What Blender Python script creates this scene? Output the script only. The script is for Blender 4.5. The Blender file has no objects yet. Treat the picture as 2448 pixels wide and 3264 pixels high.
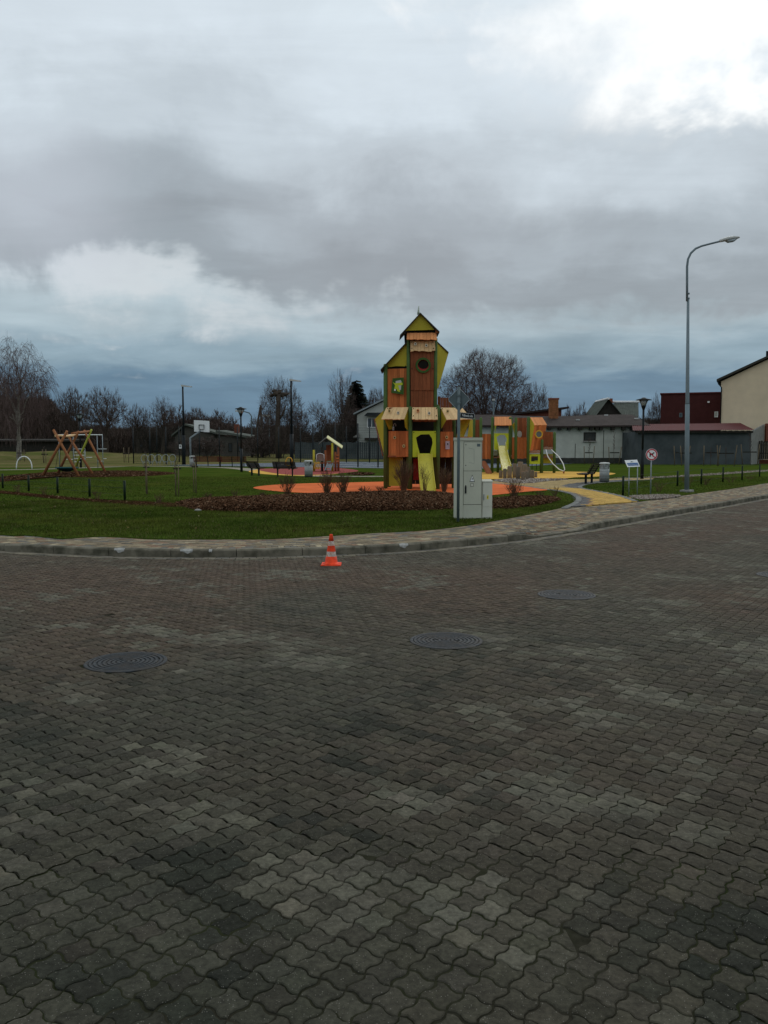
import bpy, bmesh, math, random
import numpy as np
from mathutils import Vector, Matrix

# ------------------------------------------------------------------ camera
scene = bpy.context.scene
F, CH, YH = 2650.0, 1.65, 1428.0          # focal length (photo pixels), eye height, horizon row
PITCH = math.atan((1632 - YH) / F)
cam_d = bpy.data.cameras.new('camera'); cam = bpy.data.objects.new('camera', cam_d)
scene.collection.objects.link(cam)
cam.location = (0, 0, CH); cam.rotation_euler = (math.pi / 2 - PITCH, 0, 0)
cam_d.sensor_fit = 'VERTICAL'; cam_d.sensor_height = 36; cam_d.lens = F / 3264 * 36
cam_d.clip_start = 0.05; cam_d.clip_end = 8000
scene.camera = cam
scene.render.resolution_x, scene.render.resolution_y = 768, 1024

# ------------------------------------------------------------------ sky
SUN_AZ, SUN_EL = math.radians(22), math.radians(38)   # brightest part of the cloud, right of the view
world = bpy.data.worlds.new('World'); scene.world = world; world.use_nodes = True
wt = world.node_tree; wn = wt.nodes; wl = wt.links
for n in list(wn): wn.remove(n)
def W(t, **k):
    n = wn.new(t)
    for a, b in k.items(): setattr(n, a, b)
    return n
def wmath(op, a, b=None, c=None, clamp=False):
    n = W('ShaderNodeMath', operation=op, use_clamp=clamp)
    for i, v in enumerate((a, b, c)):
        if v is None: continue
        if isinstance(v, (int, float)): n.inputs[i].default_value = v
        else: wl.new(v, n.inputs[i])
    return n.outputs[0]
def wmix(f, a, b, mode='MIX'):
    n = W('ShaderNodeMix', data_type='RGBA', blend_type=mode)
    for i, v in ((0, f), (6, a), (7, b)):
        if isinstance(v, (int, float)): n.inputs[i].default_value = v
        elif isinstance(v, tuple): n.inputs[i].default_value = (*v, 1)
        else: wl.new(v, n.inputs[i])
    return n.outputs[2]
def wnoise(vec, scale, detail=4, rough=.55, dist=0.):
    n = W('ShaderNodeTexNoise'); wl.new(vec, n.inputs['Vector'])
    n.inputs['Scale'].default_value = scale; n.inputs['Detail'].default_value = detail
    n.inputs['Roughness'].default_value = rough; n.inputs['Distortion'].default_value = dist
    return n.outputs['Fac']
def wramp(f, pts, interp='EASE'):
    n = W('ShaderNodeValToRGB'); wl.new(f, n.inputs[0]); r = n.color_ramp; r.interpolation = interp
    while len(r.elements) < len(pts): r.elements.new(0.5)
    for e, (p, c) in zip(r.elements, pts): e.position = p; e.color = (*c, 1)
    return n.outputs[0]
def wsmooth(x, lo, hi):
    n = W('ShaderNodeMapRange', interpolation_type='SMOOTHSTEP')
    wl.new(x, n.inputs[0]); n.inputs[1].default_value = lo; n.inputs[2].default_value = hi
    return n.outputs[0]
tc = W('ShaderNodeTexCoord').outputs['Generated']
sp = W('ShaderNodeSeparateXYZ'); wl.new(tc, sp.inputs[0]); dx, dy, dz = sp.outputs
# clouds lie on a flat deck overhead: project the view direction on it
inv = wmath('DIVIDE', 1.0, wmath('ADD', wmath('MAXIMUM', dz, 0.0), 0.16))
cv = W('ShaderNodeCombineXYZ'); wl.new(wmath('MULTIPLY', dx, inv), cv.inputs[0]); wl.new(wmath('MULTIPLY', dy, inv), cv.inputs[1])
deck = cv.outputs[0]
mps = W('ShaderNodeMapping'); wl.new(deck, mps.inputs[0]); mps.inputs['Rotation'].default_value = (0, 0, math.radians(28)); mps.inputs['Scale'].default_value = (1.0, 3.2, 1.0); streak = mps.outputs[0]
n_big = wnoise(deck, .75, 5, .5, .3); n_mid = wnoise(deck, 2.1, 6, .56, .35); n_fine = wnoise(tc, 7.0, 5, .6, .2)
warp = wmath('MULTIPLY', wmath('SUBTRACT', n_mid, .5), .14)
warp2 = wmath('MULTIPLY', wmath('SUBTRACT', n_fine, .5), .11)
az = wmath('ARCTAN2', dx, wmath('MAXIMUM', dy, .001))
def wcol(v):
    n = W('ShaderNodeCombineColor')
    for i in range(3): wl.new(v, n.inputs[i])
    return n.outputs[0]
def dirpx(px, py):
    u, v = (px - 1224) / F, (1632 - py) / F
    d = Vector((u, math.cos(PITCH) + v * math.sin(PITCH), -math.sin(PITCH) + v * math.cos(PITCH))); return d.normalized()
def blob(px, py, r0, r1, sx=1.0, rough=.5):
    """soft patch of cloud around a direction of the sky, ragged by the cloud noise"""
    c = dirpx(px, py); a0 = math.atan2(c.x, c.y)
    ddx = wmath('MULTIPLY', wmath('SUBTRACT', az, a0), sx); ddz = wmath('SUBTRACT', dz, c.z)
    d = wmath('SQRT', wmath('ADD', wmath('MULTIPLY', ddx, ddx), wmath('MULTIPLY', ddz, ddz)))
    d = wmath('ADD', d, wmath('MULTIPLY', wmath('ADD', warp, wmath('MULTIPLY', warp2, 1.3)), rough * 2))
    return wmath('SUBTRACT', 1.0, wsmooth(d, r0, r1))
# height of the ragged lower edge of the main cloud deck along the view
edge_pts = [(0, 875), (250, 868), (430, 835), (560, 812), (690, 850), (780, 925), (900, 982), (1100, 995), (1300, 945), (1500, 1005), (1700, 1035), (2000, 1012), (2448, 955)]
ep = [((math.atan2(dirpx(x, y).x, dirpx(x, y).y) + .45) / .9, (dirpx(x, y).z * 2,) * 3) for x, y in edge_pts]
edge_h = wmath('MULTIPLY', wramp(wmath('DIVIDE', wmath('ADD', az, .45), .9, clamp=True), ep, 'B_SPLINE'), .5)
de = wmath('SUBTRACT', wmath('ADD', dz, wmath('ADD', wmath('MULTIPLY', warp, .75), wmath('MULTIPLY', warp2, 1.25))), edge_h)
deck_c = wramp(wmath('MULTIPLY', de, 1.6), [(0.0, (.315, .332, .355)), (.05, (.325, .342, .366)), (.13, (.41, .43, .46)), (.24, (.56, .58, .615)), (.38, (.69, .71, .75)), (.60, (.72, .74, .77)), (1.0, (.66, .68, .71))])
low_c = wramp(wmath('ADD', wmath('MULTIPLY', dz, 3.4), wmath('MULTIPLY', warp, 1.6)), [(0.0, (.155, .220, .295)), (.13, (.120, .195, .275)), (.25, (.138, .215, .295)), (.36, (.27, .345, .40)), (.50, (.42, .475, .51)), (.64, (.47, .52, .55)), (1.0, (.50, .54, .57))])
cl = wmix(wsmooth(de, -.022, .020), low_c, deck_c)
n_str = wnoise(streak, 1.0, 6, .6, .6)
cl = wmix(1.0, cl, wcol(wmath('ADD', .48, wmath('ADD', wmath('MULTIPLY', n_big, .26), wmath('ADD', wmath('MULTIPLY', n_mid, .40), wmath('MULTIPLY', n_str, .40))))), 'MULTIPLY')
cl = wmix(1.0, cl, (.975, 1.06, 1.09), 'MULTIPLY')
lowm = wmath('SUBTRACT', 1.0, wsmooth(de, -.012, .018))
cl = wmix(wmath('MULTIPLY', wmath('MULTIPLY', blob(560, 880, .0, .085, .42, .9), lowm), .80), cl, (.68, .73, .76))      # lit cloud under the edge
cl = wmix(wmath('MULTIPLY', wmath('MULTIPLY', blob(1340, 950, .0, .05, .6), lowm), .6), cl, (.60, .65, .68))
cl = wmix(wmath('MULTIPLY', blob(80, 640, .0, .13, .8), .40), cl, (.66, .70, .78))
cl = wmix(wmath('MULTIPLY', blob(1250, 780, .0, .13, .35), .35), cl, (.36, .375, .405))
cl = wmix(blob(2240, -100, .0, .155, .66, .9), cl, (1.15, 1.16, 1.15))                        # thin bright gap in the clouds
cl = wmix(blob(2345, 170, .0, .085, 1.0, 1.0), cl, (1.12, 1.14, 1.13))
cl = wmix(wmath('MULTIPLY', blob(1290, -70, .0, .06, .8, .8), .8), cl, (1.0, 1.01, 1.01))
sky = W('ShaderNodeTexSky', sky_type='NISHITA', sun_disc=False, sun_elevation=SUN_EL, sun_rotation=SUN_AZ)
nis = wmix(1.0, sky.outputs[0], (.09, .09, .09), 'MULTIPLY')
out_c = wmix(.97, nis, cl)
bg = W('ShaderNodeBackground'); wl.new(out_c, bg.inputs[0]); bg.inputs[1].default_value = 1.0
wo = W('ShaderNodeOutputWorld'); wl.new(bg.outputs[0], wo.inputs[0])

sun_d = bpy.data.lights.new('sun', 'SUN'); sun = bpy.data.objects.new('sun', sun_d); scene.collection.objects.link(sun)
sun_d.energy = 0.6; sun_d.angle = math.radians(28); sun_d.color = (1, .97, .92)
sd = Vector((math.sin(SUN_AZ) * math.cos(SUN_EL), math.cos(SUN_AZ) * math.cos(SUN_EL), math.sin(SUN_EL)))
sun.rotation_euler = sd.to_track_quat('Z', 'Y').to_euler(); sun.location = (0, 0, 60)
vs = scene.view_settings
vs.view_transform = 'Standard'; vs.look = 'None'; vs.exposure = 0.0; vs.gamma = 1.0; vs.use_curve_mapping = False
scene.render.engine = 'CYCLES'
scene.cycles.use_denoising = True; scene.cycles.max_bounces = 6

# ------------------------------------------------------------------ helpers
rng = np.random.default_rng(7); random.seed(7)
COL = scene.collection
GZ = 0.13                                   # lawn level above the road
def ray(px, py):
    u, v = (px - 1224) / F, (1632 - py) / F
    return np.array([u, math.cos(PITCH) + v * math.sin(PITCH), -math.sin(PITCH) + v * math.cos(PITCH)])
def G(px, py, z=GZ):                        # point of the level z seen at a pixel
    d = ray(px, py); t = (z - CH) / d[2]; return np.array([0, 0, CH]) + t * d
def A(px, py, Y):                           # point at distance Y seen at a pixel
    d = ray(px, py); return np.array([0, 0, CH]) + d * Y / d[1]
class Frame:
    """local frame of a thing standing at a ground pixel: x right, y away, z up"""
    def __init__(s, px, py, z=GZ):
        s.o = G(px, py, z); s.Y = s.o[1]
    def __call__(s, px, py, dy=0.0):
        p = A(px, py, s.Y + dy); return np.array([p[0] - s.o[0], dy, p[2] - s.o[2]])
def at_depth(px, Y, z=GZ):
    p = A(px, YH, Y); return np.array([p[0], Y, z])

def thing(name, label, cat, loc=(0, 0, 0), rotz=0.0, group=None):
    o = bpy.data.objects.new(name, None); COL.objects.link(o); o.empty_display_size = .2
    o.location = tuple(float(v) for v in loc); o.rotation_euler = (0, 0, rotz)
    o['label'] = label; o['category'] = cat
    if group: o['group'] = group
    return o
def tag(o, label, cat, group=None, kind=None):
    o['label'] = label; o['category'] = cat
    if group: o['group'] = group
    if kind: o['kind'] = kind
    return o
def link(name, me, m, parent=None):
    o = bpy.data.objects.new(name, me); COL.objects.link(o)
    if m is not None: me.materials.append(m)
    if parent is not None: o.parent = parent
    return o
def copy_tree(o, parent=None):
    c = o.copy(); COL.objects.link(c); c.parent = parent
    for ch in list(o.children): copy_tree(ch, c)
    return c

class MB:
    def __init__(s): s.v = []; s.f = []; s.sm = []
    def add(s, verts, faces, smooth=False):
        b = len(s.v); s.v += [tuple(map(float, p)) for p in verts]
        s.f += [tuple(b + i for i in f) for f in faces]; s.sm += [smooth] * len(faces); return s
    def box(s, x0, x1, y0, y1, z0, z1):
        return s.add([(x, y, z) for z in (z0, z1) for y in (y0, y1) for x in (x0, x1)],
              [(0, 2, 3, 1), (4, 5, 7, 6), (0, 1, 5, 4), (2, 6, 7, 3), (0, 4, 6, 2), (1, 3, 7, 5)])
    def hexa(s, p):   # 8 points: bottom ring 4, top ring 4
        return s.add(p, [(3, 2, 1, 0), (4, 5, 6, 7), (0, 1, 5, 4), (1, 2, 6, 5), (2, 3, 7, 6), (3, 0, 4, 7)])
    def prism(s, poly, off):     # planar polygon (3-D points) pushed along off
        n = len(poly); poly = [np.array(p, float) for p in poly]; off = np.array(off, float)
        return s.add(list(poly) + [p + off for p in poly],
              [tuple(range(n)), tuple(range(2 * n - 1, n - 1, -1))] + [((i + 1) % n, i, n + i, n + (i + 1) % n) for i in range(n)])
    def tube(s, pts, rad, n=8, cap=True, smooth=True):
        pts = [np.array(p, float) for p in pts]; m = len(pts)
        if np.isscalar(rad): rad = [rad] * m
        rings = []; up = None
        for i in range(m):
            t = pts[min(i + 1, m - 1)] - pts[max(i - 1, 0)]; t /= max(np.linalg.norm(t), 1e-9)
            if up is None:
                up = np.array([0, 0, 1.]) if abs(t[2]) < .9 else np.array([1., 0, 0])
            a = np.cross(t, up); a /= max(np.linalg.norm(a), 1e-9); b = np.cross(a, t); up = b
            rings.append([pts[i] + rad[i] * (math.cos(2 * math.pi * k / n) * a + math.sin(2 * math.pi * k / n) * b) for k in range(n)])
        vs_ = [p for r in rings for p in r]
        fs = [(i * n + k, i * n + (k + 1) % n, (i + 1) * n + (k + 1) % n, (i + 1) * n + k) for i in range(m - 1) for k in range(n)]
        s.add(vs_, fs, smooth)
        if cap:
            b = len(s.v) - m * n
            s.f += [tuple(b + k for k in range(n - 1, -1, -1)), tuple(b + (m - 1) * n + k for k in range(n))]; s.sm += [False, False]
        return s
    def lathe(s, prof, n=24, c=(0, 0, 0), smooth=True, cap=True):   # profile (r, z) round a vertical axis
        vs_ = [(c[0] + r * math.cos(2 * math.pi * k / n), c[1] + r * math.sin(2 * math.pi * k / n), c[2] + z) for r, z in prof for k in range(n)]
        m = len(prof)
        fs = [(i * n + k, i * n + (k + 1) % n, (i + 1) * n + (k + 1) % n, (i + 1) * n + k) for i in range(m - 1) for k in range(n)]
        if cap: fs += [tuple(range(n - 1, -1, -1)), tuple(range((m - 1) * n, m * n))]
        return s.add(vs_, fs, smooth)
    def ring(s, c, ro, ri, th, n=24, sx=1.0, y=None):      # flat ring facing -y
        v = []
        for r, d in ((ro, 0), (ri, 0), (ri, th), (ro, th)):
            v += [(c[0] + sx * r * math.cos(2 * math.pi * k / n), c[1] + d, c[2] + r * math.sin(2 * math.pi * k / n)) for k in range(n)]
        f = []
        for a in range(4):
            b = (a + 1) % 4
            f += [(a * n + k, a * n + (k + 1) % n, b * n + (k + 1) % n, b * n + k) for k in range(n)]
        return s.add(v, f)
    def disc(s, c, r, th, n=24, sx=1.0):                   # round plate facing -y
        return s.prism([(c[0] + sx * r * math.cos(2 * math.pi * k / n), c[1], c[2] + r * math.sin(2 * math.pi * k / n)) for k in range(n)], (0, th, 0))
    def build(s, name, m, parent=None, fix=True):
        me = bpy.data.meshes.new(name); me.from_pydata(s.v, [], s.f)
        me.polygons.foreach_set('use_smooth', s.sm)
        if fix:
            bm = bmesh.new(); bm.from_mesh(me); bmesh.ops.recalc_face_normals(bm, faces=bm.faces); bm.to_mesh(me); bm.free()
        me.update(); return link(name, me, m, parent)

def raw_mesh(name, V, faces_idx, K, m, parent=None, col=None, smooth=False):
    """fast mesh from arrays; faces_idx is (M,K)"""
    me = bpy.data.meshes.new(name); V = np.asarray(V, np.float32); fi = np.asarray(faces_idx, np.int32)
    me.vertices.add(len(V)); me.vertices.foreach_set('co', V.ravel())
    me.loops.add(fi.size); me.loops.foreach_set('vertex_index', fi.ravel())
    me.polygons.add(len(fi)); me.polygons.foreach_set('loop_start', np.arange(0, fi.size, K, dtype=np.int32))
    me.update(calc_edges=True)
    if smooth: me.polygons.foreach_set('use_smooth', np.ones(len(fi), bool))
    if col is not None: set_col(me, col)
    return link(name, me, m, parent)
def set_col(me, col):
    at = me.color_attributes.new('Col', 'FLOAT_COLOR', 'POINT')
    c = np.ones((len(me.vertices), 4), np.float32); c[:, :3] = col; at.data.foreach_set('color', c.ravel())
def sheet(name, poly, z, m, label, cat, kind='structure', parent=None):
    me = bpy.data.meshes.new(name); bm = bmesh.new()
    f = bm.faces.new([bm.verts.new((float(p[0]), float(p[1]), z if np.isscalar(z) else float(p[2]))) for p in poly])
    f.normal_update()
    if f.normal.z < 0: f.normal_flip()
    bmesh.ops.triangulate(bm, faces=bm.faces[:]); bm.to_mesh(me); bm.free()
    o = link(name, me, m, parent)
    if label: tag(o, label, cat)
    if kind: o['kind'] = kind
    return o
def pip(poly, x, y):
    poly = np.asarray(poly)[:, :2]; ins = np.zeros(len(x), bool); j = len(poly) - 1
    for i in range(len(poly)):
        xi, yi = poly[i]; xj, yj = poly[j]
        c = ((yi > y) != (yj > y)) & (x < (xj - xi) * (y - yi) / ((yj - yi) if abs(yj - yi) > 1e-12 else 1e-12) + xi)
        ins ^= c; j = i
    return ins
def smooth_poly(P, sub=8, closed=False):
    P = [np.array(p[:2], float) for p in P]; out = []; n = len(P)
    for i in range(n if closed else n - 1):
        if closed: p0, p1, p2, p3 = P[i - 1], P[i], P[(i + 1) % n], P[(i + 2) % n]
        else: p0, p1, p2, p3 = P[max(i - 1, 0)], P[i], P[i + 1], P[min(i + 2, n - 1)]
        for k in range(sub):
            t = k / sub
            out.append(.5 * (2 * p1 + (p2 - p0) * t + (2 * p0 - 5 * p1 + 4 * p2 - p3) * t * t + (3 * p1 - p0 - 3 * p2 + p3) * t ** 3))
    if not closed: out.append(P[-1])
    return np.array(out)
class Curve2:
    def __init__(s, pts):
        s.p = np.asarray(pts); d = np.hypot(*np.diff(s.p, axis=0).T); s.s = np.concatenate([[0], np.cumsum(d)]); s.L = s.s[-1]
    def at(s, t, off=0.0):
        t = np.asarray(t, float); x = np.interp(t, s.s, s.p[:, 0]); y = np.interp(t, s.s, s.p[:, 1]); e = .25
        tx = np.interp(t + e, s.s, s.p[:, 0]) - np.interp(t - e, s.s, s.p[:, 0]); ty = np.interp(t + e, s.s, s.p[:, 1]) - np.interp(t - e, s.s, s.p[:, 1])
        l = np.hypot(tx, ty); tx, ty = tx / l, ty / l
        return x - ty * off, y + tx * off, tx, ty

# ------------------------------------------------------------------ materials
MATS = {}
def mat(name, col, rough=.75, var=.15, scale=6.0, bump=.0, bscale=40.0, metal=0.0, rand=0.0, stretch=None, spec=.15,
        attr=False, hue=None, var2=0.0, scale2=1.0, speck=0.0):
    """principled material: base colour, two noise layers of variation, per-object variation, fine relief"""
    if name in MATS: return MATS[name]
    m = bpy.data.materials.new(name); m.use_nodes = True; t = m.node_tree; N = t.nodes; L = t.links
    b = N['Principled BSDF']; b.inputs['Roughness'].default_value = rough; b.inputs['Metallic'].default_value = metal
    b.inputs['Specular IOR Level'].default_value = spec
    tcn = N.new('ShaderNodeTexCoord'); vec = tcn.outputs['Object']
    if stretch:
        mp = N.new('ShaderNodeMapping'); mp.inputs['Scale'].default_value = stretch; L.new(vec, mp.inputs[0]); vec = mp.outputs[0]
        oi = N.new('ShaderNodeObjectInfo'); cb = N.new('ShaderNodeCombineXYZ')
        mu = N.new('ShaderNodeMath'); mu.operation = 'MULTIPLY'; mu.inputs[1].default_value = 37.0; L.new(oi.outputs['Random'], mu.inputs[0])
        for i in range(3): L.new(mu.outputs[0], cb.inputs[i])
        va = N.new('ShaderNodeVectorMath'); L.new(vec, va.inputs[0]); L.new(cb.outputs[0], va.inputs[1]); vec = va.outputs[0]
    def noise(sc, det=5, rg=.6):
        n = N.new('ShaderNodeTexNoise'); L.new(vec, n.inputs['Vector']); n.inputs['Scale'].default_value = sc
        n.inputs['Detail'].default_value = det; n.inputs['Roughness'].default_value = rg; return n.outputs['Fac']
    def mixc(f, a, c, mode='MIX'):
        n = N.new('ShaderNodeMix'); n.data_type = 'RGBA'; n.blend_type = mode
        for i, v in ((0, f), (6, a), (7, c)):
            if isinstance(v, (int, float)): n.inputs[i].default_value = v
            elif isinstance(v, tuple): n.inputs[i].default_value = (*v[:3], 1)
            else: L.new(v, n.inputs[i])
        return n.outputs[2]
    def rng_(x, lo, hi, a, c):
        n = N.new('ShaderNodeMapRange'); L.new(x, n.inputs[0])
        for i, v in enumerate((lo, hi, a, c)): n.inputs[i + 1].default_value = v
        return n.outputs[0]
    if attr:
        at = N.new('ShaderNodeAttribute'); at.attribute_name = 'Col'; c = at.outputs['Color']
    else: c = tuple(col)
    f = rng_(noise(scale), .3, .7, 1 - var, 1 + var)
    def mul(c, f):
        cc = N.new('ShaderNodeCombineColor')
        for i in range(3): L.new(f, cc.inputs[i])
        return mixc(1.0, c, cc.outputs[0], 'MULTIPLY')
    c = mul(c, f)
    if var2: c = mul(c, rng_(noise(scale2, 4, .55), .3, .7, 1 - var2, 1 + var2))
    if hue: c = mixc(rng_(noise(scale2 * 1.7, 3), .42, .66, 0, 1), c, tuple(hue))
    if rand:
        oi2 = N.new('ShaderNodeObjectInfo'); c = mul(c, rng_(oi2.outputs['Random'], 0, 1, 1 - rand, 1 + rand))
    if speck:
        vo = N.new('ShaderNodeTexVoronoi'); vo.inputs['Scale'].default_value = speck; L.new(vec, vo.inputs['Vector'])
        sepc = N.new('ShaderNodeSeparateColor'); L.new(vo.outputs['Color'], sepc.inputs[0])
        f1 = rng_(vo.outputs['Distance'], .10, .34, 1.0, 0.0); f2 = rng_(sepc.outputs[0], .78, .95, 0.0, .8)
        mm = N.new('ShaderNodeMath'); mm.operation = 'MULTIPLY'; L.new(f1, mm.inputs[0]); L.new(f2, mm.inputs[1])
        c = mixc(mm.outputs[0], c, (.30, .28, .24))
    L.new(c, b.inputs['Base Color'])
    if bump:
        bp = N.new('ShaderNodeBump'); bp.inputs['Strength'].default_value = bump; bp.inputs['Distance'].default_value = .02
        L.new(noise(bscale, 6, .65), bp.inputs['Height']); L.new(bp.outputs[0], b.inputs['Normal'])
    r = rng_(noise(scale * 2.3), .3, .7, max(rough - .12, .05), min(rough + .1, 1)); L.new(r, b.inputs['Roughness'])
    MATS[name] = m; return m

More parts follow.
